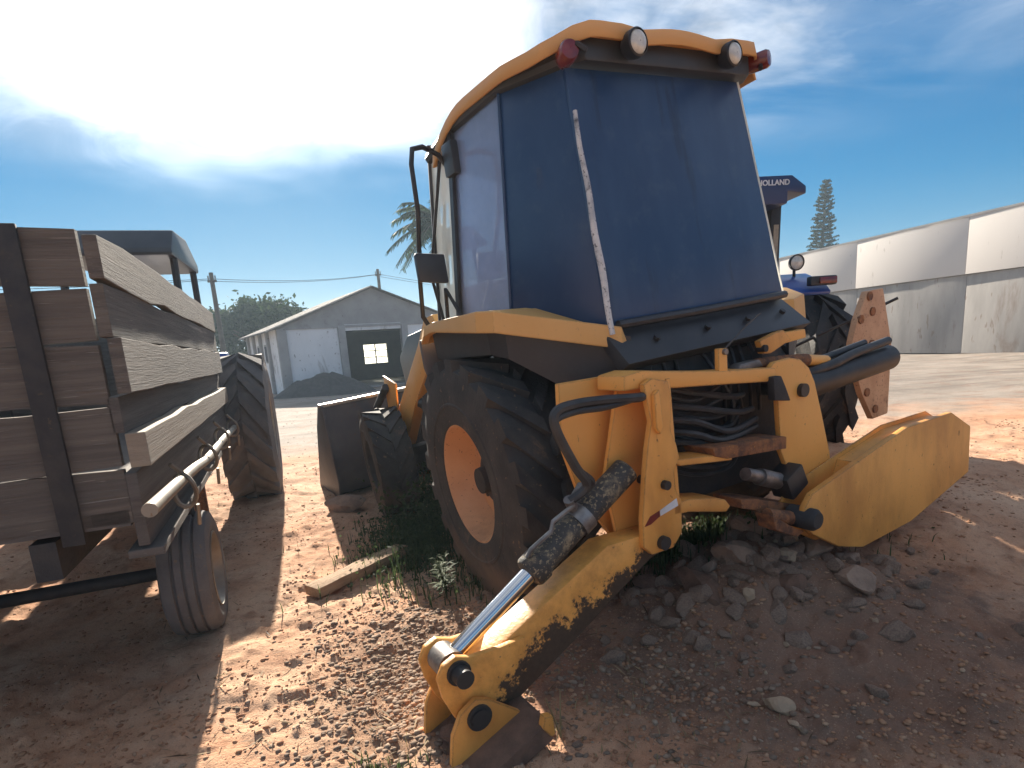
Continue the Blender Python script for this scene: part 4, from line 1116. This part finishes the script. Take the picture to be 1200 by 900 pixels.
for s in (0, 1):
    nst = 40
    for k in range(nst):      # corrugated sheets: alternate ridge heights
        y0, y1 = -0.22 + (SD + .44) * k / nst, -0.22 + (SD + .44) * (k + 1) / nst
        dz = 0.035 if k % 2 else 0.0
        xa, xb = (-0.42, SW / 2) if s == 0 else (SW / 2, SW + .42)
        za = EH + .03 - sl_ * 0.42 + dz if s == 0 else AH + .03 + dz
        zb = AH + .03 + dz if s == 0 else EH + .03 - sl_ * 0.42 + dz
        rfm.add([(xa, y0, za), (xb, y0, zb), (xb, y1, zb), (xa, y1, za), (xa, y0, za + .035), (xb, y0, zb + .035), (xb, y1, zb + .035), (xa, y1, za + .035)],
                [(0, 3, 2, 1), (4, 5, 6, 7), (0, 1, 5, 4), (1, 2, 6, 5), (2, 3, 7, 6), (3, 0, 4, 7)])
rfm.build('roof', 'rooftile', SH, smooth=0)
for nm, bx_, sz in (('shade_lining', (0.20, SD / 2, EH / 2), (0.03, SD - .3, EH)), ('shade_lining', (SW - .20, SD / 2, EH / 2), (0.03, SD - .3, EH)),
                    ('shade_lining', (SW / 2, SD / 2, EH + .03), (SW - .5, SD - .3, 0.03))):
    G().box(bx_, sz).build(nm, 'interior', SH)  # dark sheets added to deepen the shade seen through the doorway
structure_floor = G().box((SW / 2, SD / 2, 0.02), (SW - .4, SD - .4, 0.06)).build('floor', 'concrete', SH)

# dark heap by the shed
hx, hy = np.meshgrid(np.linspace(-1, 1, 34), np.linspace(-1, 1, 34))
hz = np.maximum(0, 1 - np.hypot(hx, hy)) ** 0.8
hz = hz * (1 + 0.5 * vnoise(hx * 4 + 9, hy * 4, 21)) * 0.95 + 0.05 * vnoise(hx * 14, hy * 14, 22) - 0.06
V = np.stack([hx * 2.1, hy * 1.4, hz * 1.05], -1).reshape(-1, 3)
F = [[i * 34 + j, i * 34 + j + 1, (i + 1) * 34 + j + 1, (i + 1) * 34 + j] for i in range(33) for j in range(33)]
M['heap'] = pmat('dark_gravel', (0.075, 0.07, 0.068), (0.05, 0.047, 0.045), 7, 0.95, bump=0.8, bscale=9)
ho = link_mesh('gravel_heap', fast_mesh('gravel_heap', V, F, M['heap'], True))
ho.location = (-7.3, 23.5, 0)
ho.rotation_euler = (0, 0, radians(32))
tag(ho, 'low dark gravel heap piled against the front of the shed', 'heap')

# ------------------------------------------------------------------ pale wall / warehouse on the right
WAZ = radians(-14)
WB = thing('warehouse', 'long pale warehouse wall with a stained concrete base at the right', 'building', (14.8, 28, 0), (0, 0, radians(90 + 14)))
wx0, wx1 = -26, 12
for k in range(8):
    a, b = wx0 + (wx1 - wx0) * k / 8, wx0 + (wx1 - wx0) * (k + 1) / 8
    G().box(((a + b) / 2, -3.0, 3.76), (b - a - .012, 6.1, 1.98)).build('wall_panel', 'wallwhite', WB, bevel=0.004)
    G().box(((a + b) / 2, -3.0, 1.38), (b - a - .015, 5.9, 2.74)).build('base_panel', 'wallstain', WB, bevel=0.006)
G().box(((wx0 + wx1) / 2, 0.03, 4.73), (wx1 - wx0, 0.10, 0.07)).build('coping', 'concrete', WB)

# ------------------------------------------------------------------ trees
def leaf_quads(C, size, rng_, up=0.0):
    n = len(C)
    a = rng_.normal(size=(n, 3))
    a /= np.linalg.norm(a, axis=1)[:, None]
    b = np.cross(a, rng_.normal(size=(n, 3)))
    b /= np.linalg.norm(b, axis=1)[:, None]
    s = size * (0.6 + 0.8 * rng_.random((n, 1)))
    P = np.stack([C - a * s - b * s * .1, C - b * s * .55, C + a * s, C + b * s * .55], 1)
    return P.reshape(-1, 3), np.arange(n * 4).reshape(-1, 4)


TREE = thing('broadleaf_tree', 'dark green broad tree rising behind the left side of the shed', 'tree', (-16.2, 40, 0))
tk = G().tube([(0, 0, 0), (0.1, 0, 1.2), (0.0, 0.1, 2.2)], [0.32, 0.25, 0.2], 9)
cen = []
for k in range(34):
    a = rng.random() * 2 * pi
    r = 2.6 * math.sqrt(rng.random())
    cen.append((r * cos(a) * 1.05, r * sin(a), 3.4 + 1.3 * rng.random() * (1.15 - r / 3.6) + 0.25))
cen += [(-2.3, 0, 3.0), (-1.9, -.3, 2.4), (2.3, 0, 4.2), (1.2, 0, 4.9), (-.6, 0, 4.95), (-1.7, .2, 2.0), (0, 0, 2.8), (-1, 0, 3.1), (1, 0, 3.1)]
for q in cen[::3]:
    tk.tube([(0, 0.1, 2.0), (q[0] * .5, q[1] * .5, 2.4 + (q[2] - 2.4) * .5), q], [0.10, 0.06, 0.02], 5)
tk.build('trunk', 'bark', TREE)
C = np.concatenate([np.array(q) + rng.normal(size=(330, 3)) * np.array([.48, .48, .33]) for q in cen])
V, F = leaf_quads(C, 0.16, rng)
link_mesh('crown', fast_mesh('crown', V, F, M['leaf']), TREE)

PINE = thing('conifer_tree', 'tall narrow conical conifer standing behind the pale warehouse wall', 'tree', (29.1, 55, 0), (radians(0.0), radians(2.0), 0))
G().tube([(0, 0, 0), (0, 0, 7), (0, 0, 13.8)], [0.28, 0.18, 0.03], 8).build('trunk', 'bark', PINE)
C, br = [], G()
for z in np.arange(3.0, 13.6, 0.34):
    L = 1.75 * (1 - ((z - 3) / 11.0)) ** 0.72 + 0.10
    for k in range(8):
        a = 2 * pi * (k + rng.random() * .7) / 8
        l = L * (0.75 + 0.4 * rng.random())
        dz = l * (0.10 + 0.2 * (z > 11))
        br.tube([(0, 0, z), (cos(a) * l * .6, sin(a) * l * .6, z - .02 + dz * .3), (cos(a) * l, sin(a) * l, z + dz)], [0.03, 0.02, 0.008], 4, False)
        t = rng.random(70) ** 0.6
        for u in t:
            C.append((cos(a) * l * u + rng.normal() * .05, sin(a) * l * u + rng.normal() * .05, z + dz * u * u + abs(rng.normal()) * .07))
br.build('branches', 'bark', PINE)
V, F = leaf_quads(np.array(C), 0.085, rng)
link_mesh('crown', fast_mesh('crown', V, F, M['needle']), PINE)

PALM = thing('palm_tree', 'palm tree with drooping fronds seen behind the loader mirror', 'tree', (-3.05, 34, 0))
G().tube([(0.3, 0, 0), (0.15, 0, 3), (0, 0, 6.6), (0, 0, 8.2)], [0.22, 0.17, 0.15, 0.2], 10).build('trunk', 'bark', PALM)
pv, pf, stem = [], [], G()
for k in range(34):
    a = 2 * pi * k / 34 + rng.random() * .25
    el = 1.15 - 1.5 * ((k * 7) % 34) / 34
    L = 2.8 + .6 * rng.random()
    P = []
    for t in np.linspace(0, 1, 12):
        P.append(Vector((cos(a) * L * t * cos(el * (1 - .3 * t)), sin(a) * L * t * cos(el * (1 - .3 * t)), 8.2 + L * t * sin(el) - 1.25 * t * t * L * .45)))
    stem.tube(P, [0.03 * (1 - .8 * t) for t in np.linspace(0, 1, 12)], 4, False)
    sd = Vector((-sin(a), cos(a), 0))
    for i in range(1, 12):
        for q in np.linspace(0, 1, 4)[:-1]:
            base = P[i - 1].lerp(P[i], q)
            tng = (P[i] - P[i - 1]).normalized()
            for s in (-1, 1):
                ll = 0.85 * (1 - 0.55 * (i / 12)) * (0.8 + .4 * rng.random())
                tip = base + sd * s * ll * .75 + tng * ll * .45 + Vector((0, 0, -ll * (.25 + .45 * rng.random())))
                o = len(pv)
                w = tng * 0.06
                pv += [base - w, base + w, base.lerp(tip, .6) + w, tip]
                pf.append((o, o + 1, o + 2, o + 3))
stem.build('frond_stems', 'bark', PALM)
link_mesh('crown', fast_mesh('crown', np.array([tuple(v) for v in pv]), np.array(pf), M['frond']), PALM)

# ------------------------------------------------------------------ poles and wires
def pole(x, y, h, r, label):
    t = thing('utility_pole', label, 'pole', (x, y, 0), group='utility poles along the far road')
    G().tube([(0, 0, 0), (0, 0, h)], [r, r * .7], 8).build('post', 'polewood', t)
    G().box((0, 0, h - .35), (0.36, 0.09, 0.09)).build('cross_arm', 'polewood', t)
    for x_ in (-.15, .15):
        G().tube([(x_, 0, h - .30), (x_, 0, h - .12)], 0.03, 6).build('insulator', 'steel', t)


pole(-12.25, 26, 5.3, 0.13, 'tall leaning dark utility pole beside the wooden trailer, left of the shed')
pole(-7.55, 38, 6.6, 0.13, 'utility pole showing above the shed roof near its peak')
wires = [[(-30, 20, 5.4), (-12.25, 26, 5.05), (-7.55, 38, 6.3), (8, 70, 6.0)], [(-30, 20.2, 5.2), (-12.65, 26, 5.0), (-7.95, 38, 6.25), (8, 70.4, 5.9)]]
for i, pw in enumerate(wires):
    P = []
    for a, b in zip(pw[:-1], pw[1:]):
        for t in np.linspace(0, 1, 12)[:-1]:
            q = Vector(a).lerp(Vector(b), t)
            q.z -= 0.35 * 4 * t * (1 - t) * .6
            P.append(q)
    P.append(Vector(pw[-1]))
    tag(G().tube(P, 0.012, 5).build('overhead_wire', 'black'), ['upper overhead wire strung between the utility poles across the sky', 'lower overhead wire strung between the utility poles, just under the upper one'][i], 'wire', 'overhead wires')

# ------------------------------------------------------------------ things on the ground
def gz_at(x, y):
    return float(ground_h(np.array(x), np.array(y)))


a, b = Vector((-1.30, 3.40, 0)), Vector((-0.84, 4.03, 0))
d = (b - a)
yaw = atan2(d.y, d.x)
g = G()
Lp = d.length
V = []
for i, t in enumerate(np.linspace(-Lp / 2, Lp / 2, 9)):
    w = 0.068 + 0.004 * sin(i * 2.1)
    V += [(t, -w, 0), (t, -w, 0.062 + .003 * sin(i)), (t, w, 0.062 + .003 * cos(i * 1.3)), (t, w, 0)]
F = [(0, 3, 2, 1), (32, 33, 34, 35)]
for i in range(8):
    k = i * 4
    F += [(k, k + 1, k + 5, k + 4), (k + 1, k + 2, k + 6, k + 5), (k + 2, k + 3, k + 7, k + 6), (k + 3, k, k + 4, k + 7)]
pk = g.add(V, F).build('plank', 'plank', bevel=0.004)
mid_ = (a + b) / 2
pk.location = (mid_.x, mid_.y, gz_at(mid_.x, mid_.y) + 0.012)
pk.rotation_euler = (0, radians(-1.5), yaw)
tag(pk, 'short thick wooden plank lying on the dirt left of the rear wheel', 'plank')

cl_ = G().rock((0, 0, 0), (0.24, 0.14, 0.10), 5, 3).build('earth_clod', 'rockbrown', smooth=30)
cl_.location = (-1.62, 5.35, gz_at(-1.62, 5.35) + 0.05)
tag(cl_, 'big flat earth clod lying in front of the loader bucket corner', 'clod')

ROCKS = [  # px x, y in the picture's ground plane -> world, size, material, label
    (0.96, 2.00, 0.055, 'rockpale', 'pale knobbly stone lying alone on the shaded dirt at the lower right'),
    (1.16, 2.93, 0.12, 'rockbrown', 'largest brown rock in the middle of the dirt heap'),
    (1.30, 3.12, 0.09, 'rockbrown', 'brown rock behind the largest one, near the right bracket'),
    (1.48, 3.06, 0.075, 'rockpale', 'pale cracked rock at the top of the dirt heap'),
    (1.62, 3.00, 0.10, 'rockbrown', 'broad brown rock right of the pale cracked rock'),
    (1.68, 2.72, 0.11, 'rockbrown', 'wide flat reddish rock at the right edge of the heap'),
    (0.92, 2.78, 0.12, 'mud', 'low reddish dirt lump left of the largest brown rock'),
    (1.12, 2.66, 0.045, 'rockpale', 'small pale stone just below the largest brown rock'),
    (0.70, 2.98, 0.10, 'mud', 'dark dirt lump at the left end of the heap'),
    (1.75, 3.25, 0.14, 'rockbrown', 'tall brown rock below the right stabilizer plate'),
    (1.36, 2.72, 0.08, 'mud', 'reddish clod below the broad brown rock'),
    (0.88, 2.03, 0.028, 'rockpale', 'small pale pebble just left of the pale knobbly stone'),
    (0.97, 1.90, 0.022, 'rockpale', 'small pale pebble in front of the pale knobbly stone'),
    (1.42, 2.90, 0.07, 'rockpale', 'middle sized pale rock in the center of the heap'),
    (1.02, 2.92, 0.06, 'rockbrown', 'rounded brown rock against the left of the largest one'),
]
for i, (x, y, s, mt, lab) in enumerate(ROCKS):
    r = np.random.default_rng(i + 11)
    s *= 1.0 if i > 0 else 1.1
    ro = G().rock((0, 0, 0), (s * (1 + .4 * r.random()), s * (.85 + .3 * r.random()), s * (.6 + .25 * r.random())), i + 31, 3, 0.22).build('rock', mt, smooth=14)
    ro.location = (x, y, gz_at(x, y) + s * 0.14)
    ro.rotation_euler = (0.2 * r.normal(), 0.2 * r.normal(), r.random() * 6)
    tag(ro, lab, 'rock', 'rocks on the dirt heap')
small = [G().rock((0, 0, 0), (1, .8, .6), 90 + k, 2, 0.2).mesh('rock', M['rockbrown' if k < 4 else 'rockpale'], 14) for k in range(5)]
k = 0
while k < 210:
    x, y = (rng.normal() * .42 + 1.22, rng.normal() * .27 + 2.84) if k < 170 else (rng.uniform(-.1, 1.7), rng.uniform(1.75, 2.6))
    if y < 1.6 or x < -.1 or (x < .45 and y > 2.6):
        continue
    s = (0.030 + 0.065 * rng.random() ** 1.8) if k < 170 else 0.012 + 0.016 * rng.random()
    o = link_mesh('rock', small[int(rng.integers(0, 5 if k >= 170 else 4))])
    o.location = (x, y, gz_at(x, y) + s * .10)
    o.scale = (s, s, s)
    o.rotation_euler = (rng.normal() * .3, rng.normal() * .3, rng.random() * 6)
    tag(o, 'small loose stone strewn on and around the shaded dirt heap', 'stone', 'loose stones round the heap')
    k += 1


# gravel and crumbs of soil: one mesh, real stones
def gravel(name, n, region, smin, smax, mat, seed):
    r = np.random.default_rng(seed)
    pts = region(r, n)
    x, y = pts[:, 0], pts[:, 1]
    n = len(x)
    s = smin + (smax - smin) * r.random(n) ** 5
    z = ground_h(x, y) + s * 0.1
    t = (1 + 5 ** .5) / 2
    ico = np.array([(-1, t, 0), (1, t, 0), (-1, -t, 0), (1, -t, 0), (0, -1, t), (0, 1, t), (0, -1, -t), (0, 1, -t), (t, 0, -1), (t, 0, 1), (-t, 0, -1), (-t, 0, 1)]) / 1.9
    fc = np.array([(0, 11, 5), (0, 5, 1), (0, 1, 7), (0, 7, 10), (0, 10, 11), (1, 5, 9), (5, 11, 4), (11, 10, 2), (10, 7, 6), (7, 1, 8), (3, 9, 4), (3, 4, 2), (3, 2, 6), (3, 6, 8), (3, 8, 9), (4, 9, 5), (2, 4, 11), (6, 2, 10), (8, 6, 7), (9, 8, 1)])
    P = ico[None] * (1 + .45 * (r.random((n, 12, 1)) - .5)) * (s[:, None, None] * np.stack([1 + .5 * r.random(n), .7 + .5 * r.random(n), .35 + .35 * r.random(n)], -1)[:, None, :])
    th = r.random(n) * 2 * pi
    c_, s_ = np.cos(th)[:, None], np.sin(th)[:, None]
    X = P[..., 0] * c_ - P[..., 1] * s_
    Y = P[..., 0] * s_ + P[..., 1] * c_
    V = np.stack([X + x[:, None], Y + y[:, None], P[..., 2] + z[:, None]], -1).reshape(-1, 3)
    F = (fc[None] + (np.arange(n) * 12)[:, None, None]).reshape(-1, 3)
    o = link_mesh(name, fast_mesh(name, V, F, mat))
    o['kind'] = 'stuff'
    return o


def stonemat(name, cols):
    mt, N = new_mat(name)
    rnd = N.n('ShaderNodeNewGeometry').outputs['Random Per Island']
    cr = N.n('ShaderNodeValToRGB', {0: rnd})
    cr.color_ramp.interpolation = 'LINEAR'
    el = cr.color_ramp.elements
    while len(el) < len(cols):
        el.new(0.5)
    for i, c_ in enumerate(cols):
        el[i].position = i / (len(cols) - 1)
        el[i].color = (*c_, 1)
    ns = N.noise(coords(N), 90, 4)
    cc = N.mix(N.math('MULTIPLY', ns, .5), cr.outputs[0], (0.12, 0.08, 0.06))
    N.n('ShaderNodeOutputMaterial', {'Surface': N.n('ShaderNodeBsdfPrincipled', {'Base Color': cc, 'Roughness': 0.9, 'Specular IOR Level': .25}).outputs[0]})
    return mt


M['soilbits'] = stonemat('soil_crumbs', [(0.30, 0.14, 0.075), (0.44, 0.22, 0.115), (0.52, 0.29, 0.165), (0.36, 0.17, 0.09), (0.58, 0.38, 0.24)])
M['greystone'] = stonemat('grey_gravel', [(0.16, 0.115, 0.085), (0.29, 0.205, 0.145), (0.21, 0.15, 0.11), (0.42, 0.31, 0.22), (0.24, 0.16, 0.115)])


def reg_soil(r, n):
    y = 1.35 + 6.5 * r.random(n) ** 1.5
    x = (r.random(n) * 2 - 1) * (0.6 + y * 1.05)
    dens = sst(vnoise(x * 2.2, y * 2.2, 31), -.25, .3)
    return np.stack([x, y], -1)[r.random(n) < .12 + .88 * dens]


def reg_grey(r, n):
    k = n // 3
    k2 = n // 12
    p1 = np.stack([-.5 + .27 * r.normal(size=k), 2.45 + .48 * r.normal(size=k)], -1)
    p2 = np.stack([.58 + .30 * r.normal(size=k2), 2.15 + .26 * r.normal(size=k2)], -1)
    y = 7.5 + 14 * r.random(k) ** 1.3
    p3 = np.stack([(r.random(k) * 2 - 1) * y * .6, y], -1)
    return np.vstack([p1, p2, p3])


gravel('soil_crumbs', 85000, reg_soil, 0.0015, 0.014, M['soilbits'], 41)
gravel('gravel', 24000, reg_grey, 0.002, 0.017, M['greystone'], 42)


# dry litter: short stalks lying on the dirt
r_ = np.random.default_rng(81)
n_ = 1500
ly = 1.5 + 4.5 * r_.random(n_) ** 1.4
lx = (r_.random(n_) * 2 - 1) * (0.3 + ly * .5) - 0.2
la, ll = r_.random(n_) * 2 * pi, 0.012 + 0.05 * r_.random(n_) ** 2
V, F = [], []
for x, y, a, l in zip(lx, ly, la, ll):
    z = gz_at(x, y) + 0.006
    d_, w_ = Vector((cos(a) * l, sin(a) * l, 0.3 * l * r_.normal())), Vector((-sin(a), cos(a), 0)) * (0.0012 + 0.05 * l)
    q = Vector((x, y, z))
    o = len(V)
    V += [q - d_ - w_ * .5, q + Vector((0, 0, .004)) - w_, q + d_, q + Vector((0, 0, .004)) + w_]
    F.append((o, o + 1, o + 2, o + 3))
M['litter'] = leafmat('dry_litter', (0.10, 0.065, 0.04), (0.34, 0.25, 0.14), 0.1)
link_mesh('dry_litter', fast_mesh('dry_litter', np.array([tuple(v) for v in V]), np.array(F), M['litter']))['kind'] = 'stuff'

# weeds and grass
def blades(name, cx, cy, sx, sy, n, h, w, mat, seed, kind='stuff', lean=0.6, mask=True):
    r = np.random.default_rng(seed)
    x = cx + sx * r.normal(size=n)
    y = cy + sy * r.normal(size=n)
    z = ground_h(x, y)
    hh = h * (0.35 + 0.9 * r.random(n) ** 1.5)
    a = r.random(n) * 2 * pi
    le = lean * r.random(n)
    V, F = [], []
    dx, dy = np.cos(a), np.sin(a)
    px_, py_ = -dy * w, dx * w
    for t, wf in ((0, 1), (.5, .8), (1.0, 0.08)):
        ox, oy, oz = dx * hh * le * t * t, dy * hh * le * t * t, hh * t * (1 - .3 * le * t)
        V.append(np.stack([x + ox - px_ * wf, y + oy - py_ * wf, z + oz], -1))
        V.append(np.stack([x + ox + px_ * wf, y + oy + py_ * wf, z + oz], -1))
    V = np.stack(V, 1).reshape(-1, 3)
    b = (np.arange(n) * 6)[:, None]
    F = np.concatenate([b + np.array([0, 1, 3, 2]), b + np.array([2, 3, 5, 4])])
    o = link_mesh(name, fast_mesh(name, V, F, mat))
    if kind:
        o['kind'] = kind
    return o


def leafy(name, cx, cy, sx, sy, n, h, size, mat, seed):
    r = np.random.default_rng(seed)
    x = cx + sx * r.normal(size=n)
    y = cy + sy * r.normal(size=n)
    z = ground_h(x, y) + h * r.random(n) ** 1.6
    V, F = leaf_quads(np.stack([x, y, z], -1), size, r)
    o = link_mesh(name, fast_mesh(name, V, F, mat))
    o['kind'] = 'stuff'
    return o


blades('weed_grass', -0.72, 4.25, 0.22, 0.33, 2400, 0.16, 0.004, M['weed'], 61)
leafy('weed_cover', -0.75, 4.35, 0.20, 0.36, 4200, 0.16, 0.015, M['weed'], 62)
leafy('weed_cover', -0.72, 5.0, 0.20, 0.30, 2600, 0.40, 0.020, M['weed'], 63)
blades('weed_grass', 0.75, 3.35, 0.55, 0.14, 2600, 0.14, 0.004, M['weed'], 64)
leafy('weed_cover', 0.9, 3.45, 0.5, 0.15, 2200, 0.10, 0.016, M['weed'], 65)
blades('weed_grass', -0.55, 1.78, 0.07, 0.05, 120, 0.06, 0.003, M['weed'], 66)
blades('weed_grass', 0.1, 2.0, 0.4, 0.3, 160, 0.05, 0.002, M['drygrass'], 67)


def weed_plant(x, y, h, label, seed, dry=False):
    r = np.random.default_rng(seed)
    t = thing('weed_plant', label, 'plant', (x, y, gz_at(x, y)))
    st_ = G()
    V, F = [], []
    for k in range(7 if not dry else 3):
        a = r.random() * 6.28
        l = h * (.6 + .5 * r.random())
        tip = Vector((cos(a) * l * .28, sin(a) * l * .28, l))
        P = [Vector((0, 0, 0)), tip * .5 + Vector((0, 0, .05 * l)), tip]
        st_.tube(P, [.0035, .003, .0015], 5, False)
        for q in range(16):
            u = .15 + .85 * r.random()
            b_ = tip * u
            aa = r.random() * 6.28
            ll = h * (.18 + .20 * r.random()) * (1.2 - u * .6) * (.45 if dry else 1)
            e = b_ + Vector((cos(aa) * ll, sin(aa) * ll, ll * (.5 * r.random() - .05)))
            w = Vector((-sin(aa), cos(aa), 0)) * ll * .09
            o = len(V)
            m_ = b_.lerp(e, .5) + Vector((0, 0, ll * .12))
            V += [b_, m_ + w, e, m_ - w]
            F.append((o, o + 1, o + 2, o + 3))
    st_.build('stem', 'drygrass' if dry else 'weed', t)
    link_mesh('leaves', fast_mesh('leaves', np.array([tuple(v) for v in V]), np.array(F), M['drygrass' if dry else 'weed']), t)


weed_plant(-0.44, 3.22, 0.30, 'green weed with thin leaves growing at the edge of the shade before the rear wheel', 71)
weed_plant(-0.52, 3.52, 0.22, 'smaller green weed beside the front of the rear tyre', 72)
weed_plant(0.11, 1.92, 0.16, 'dry straw coloured weed stalk beside the stabilizer foot', 73, True)

# ------------------------------------------------------------------ thin volume added to stand in for lens glare
hz_ = G().box((0, 0, 7.6), (1900, 1900, 17.4))
hm, N = new_mat('glare_veil')
N.n('ShaderNodeOutputMaterial', {'Volume': N.n('ShaderNodeVolumePrincipled', {'Color': (0.66, 0.84, 1.0), 'Density': 0.0015, 'Anisotropy': 0.25}).outputs[0]})
ho = hz_.build('glare_veil', hm, smooth=0)
ho['kind'] = 'stuff'
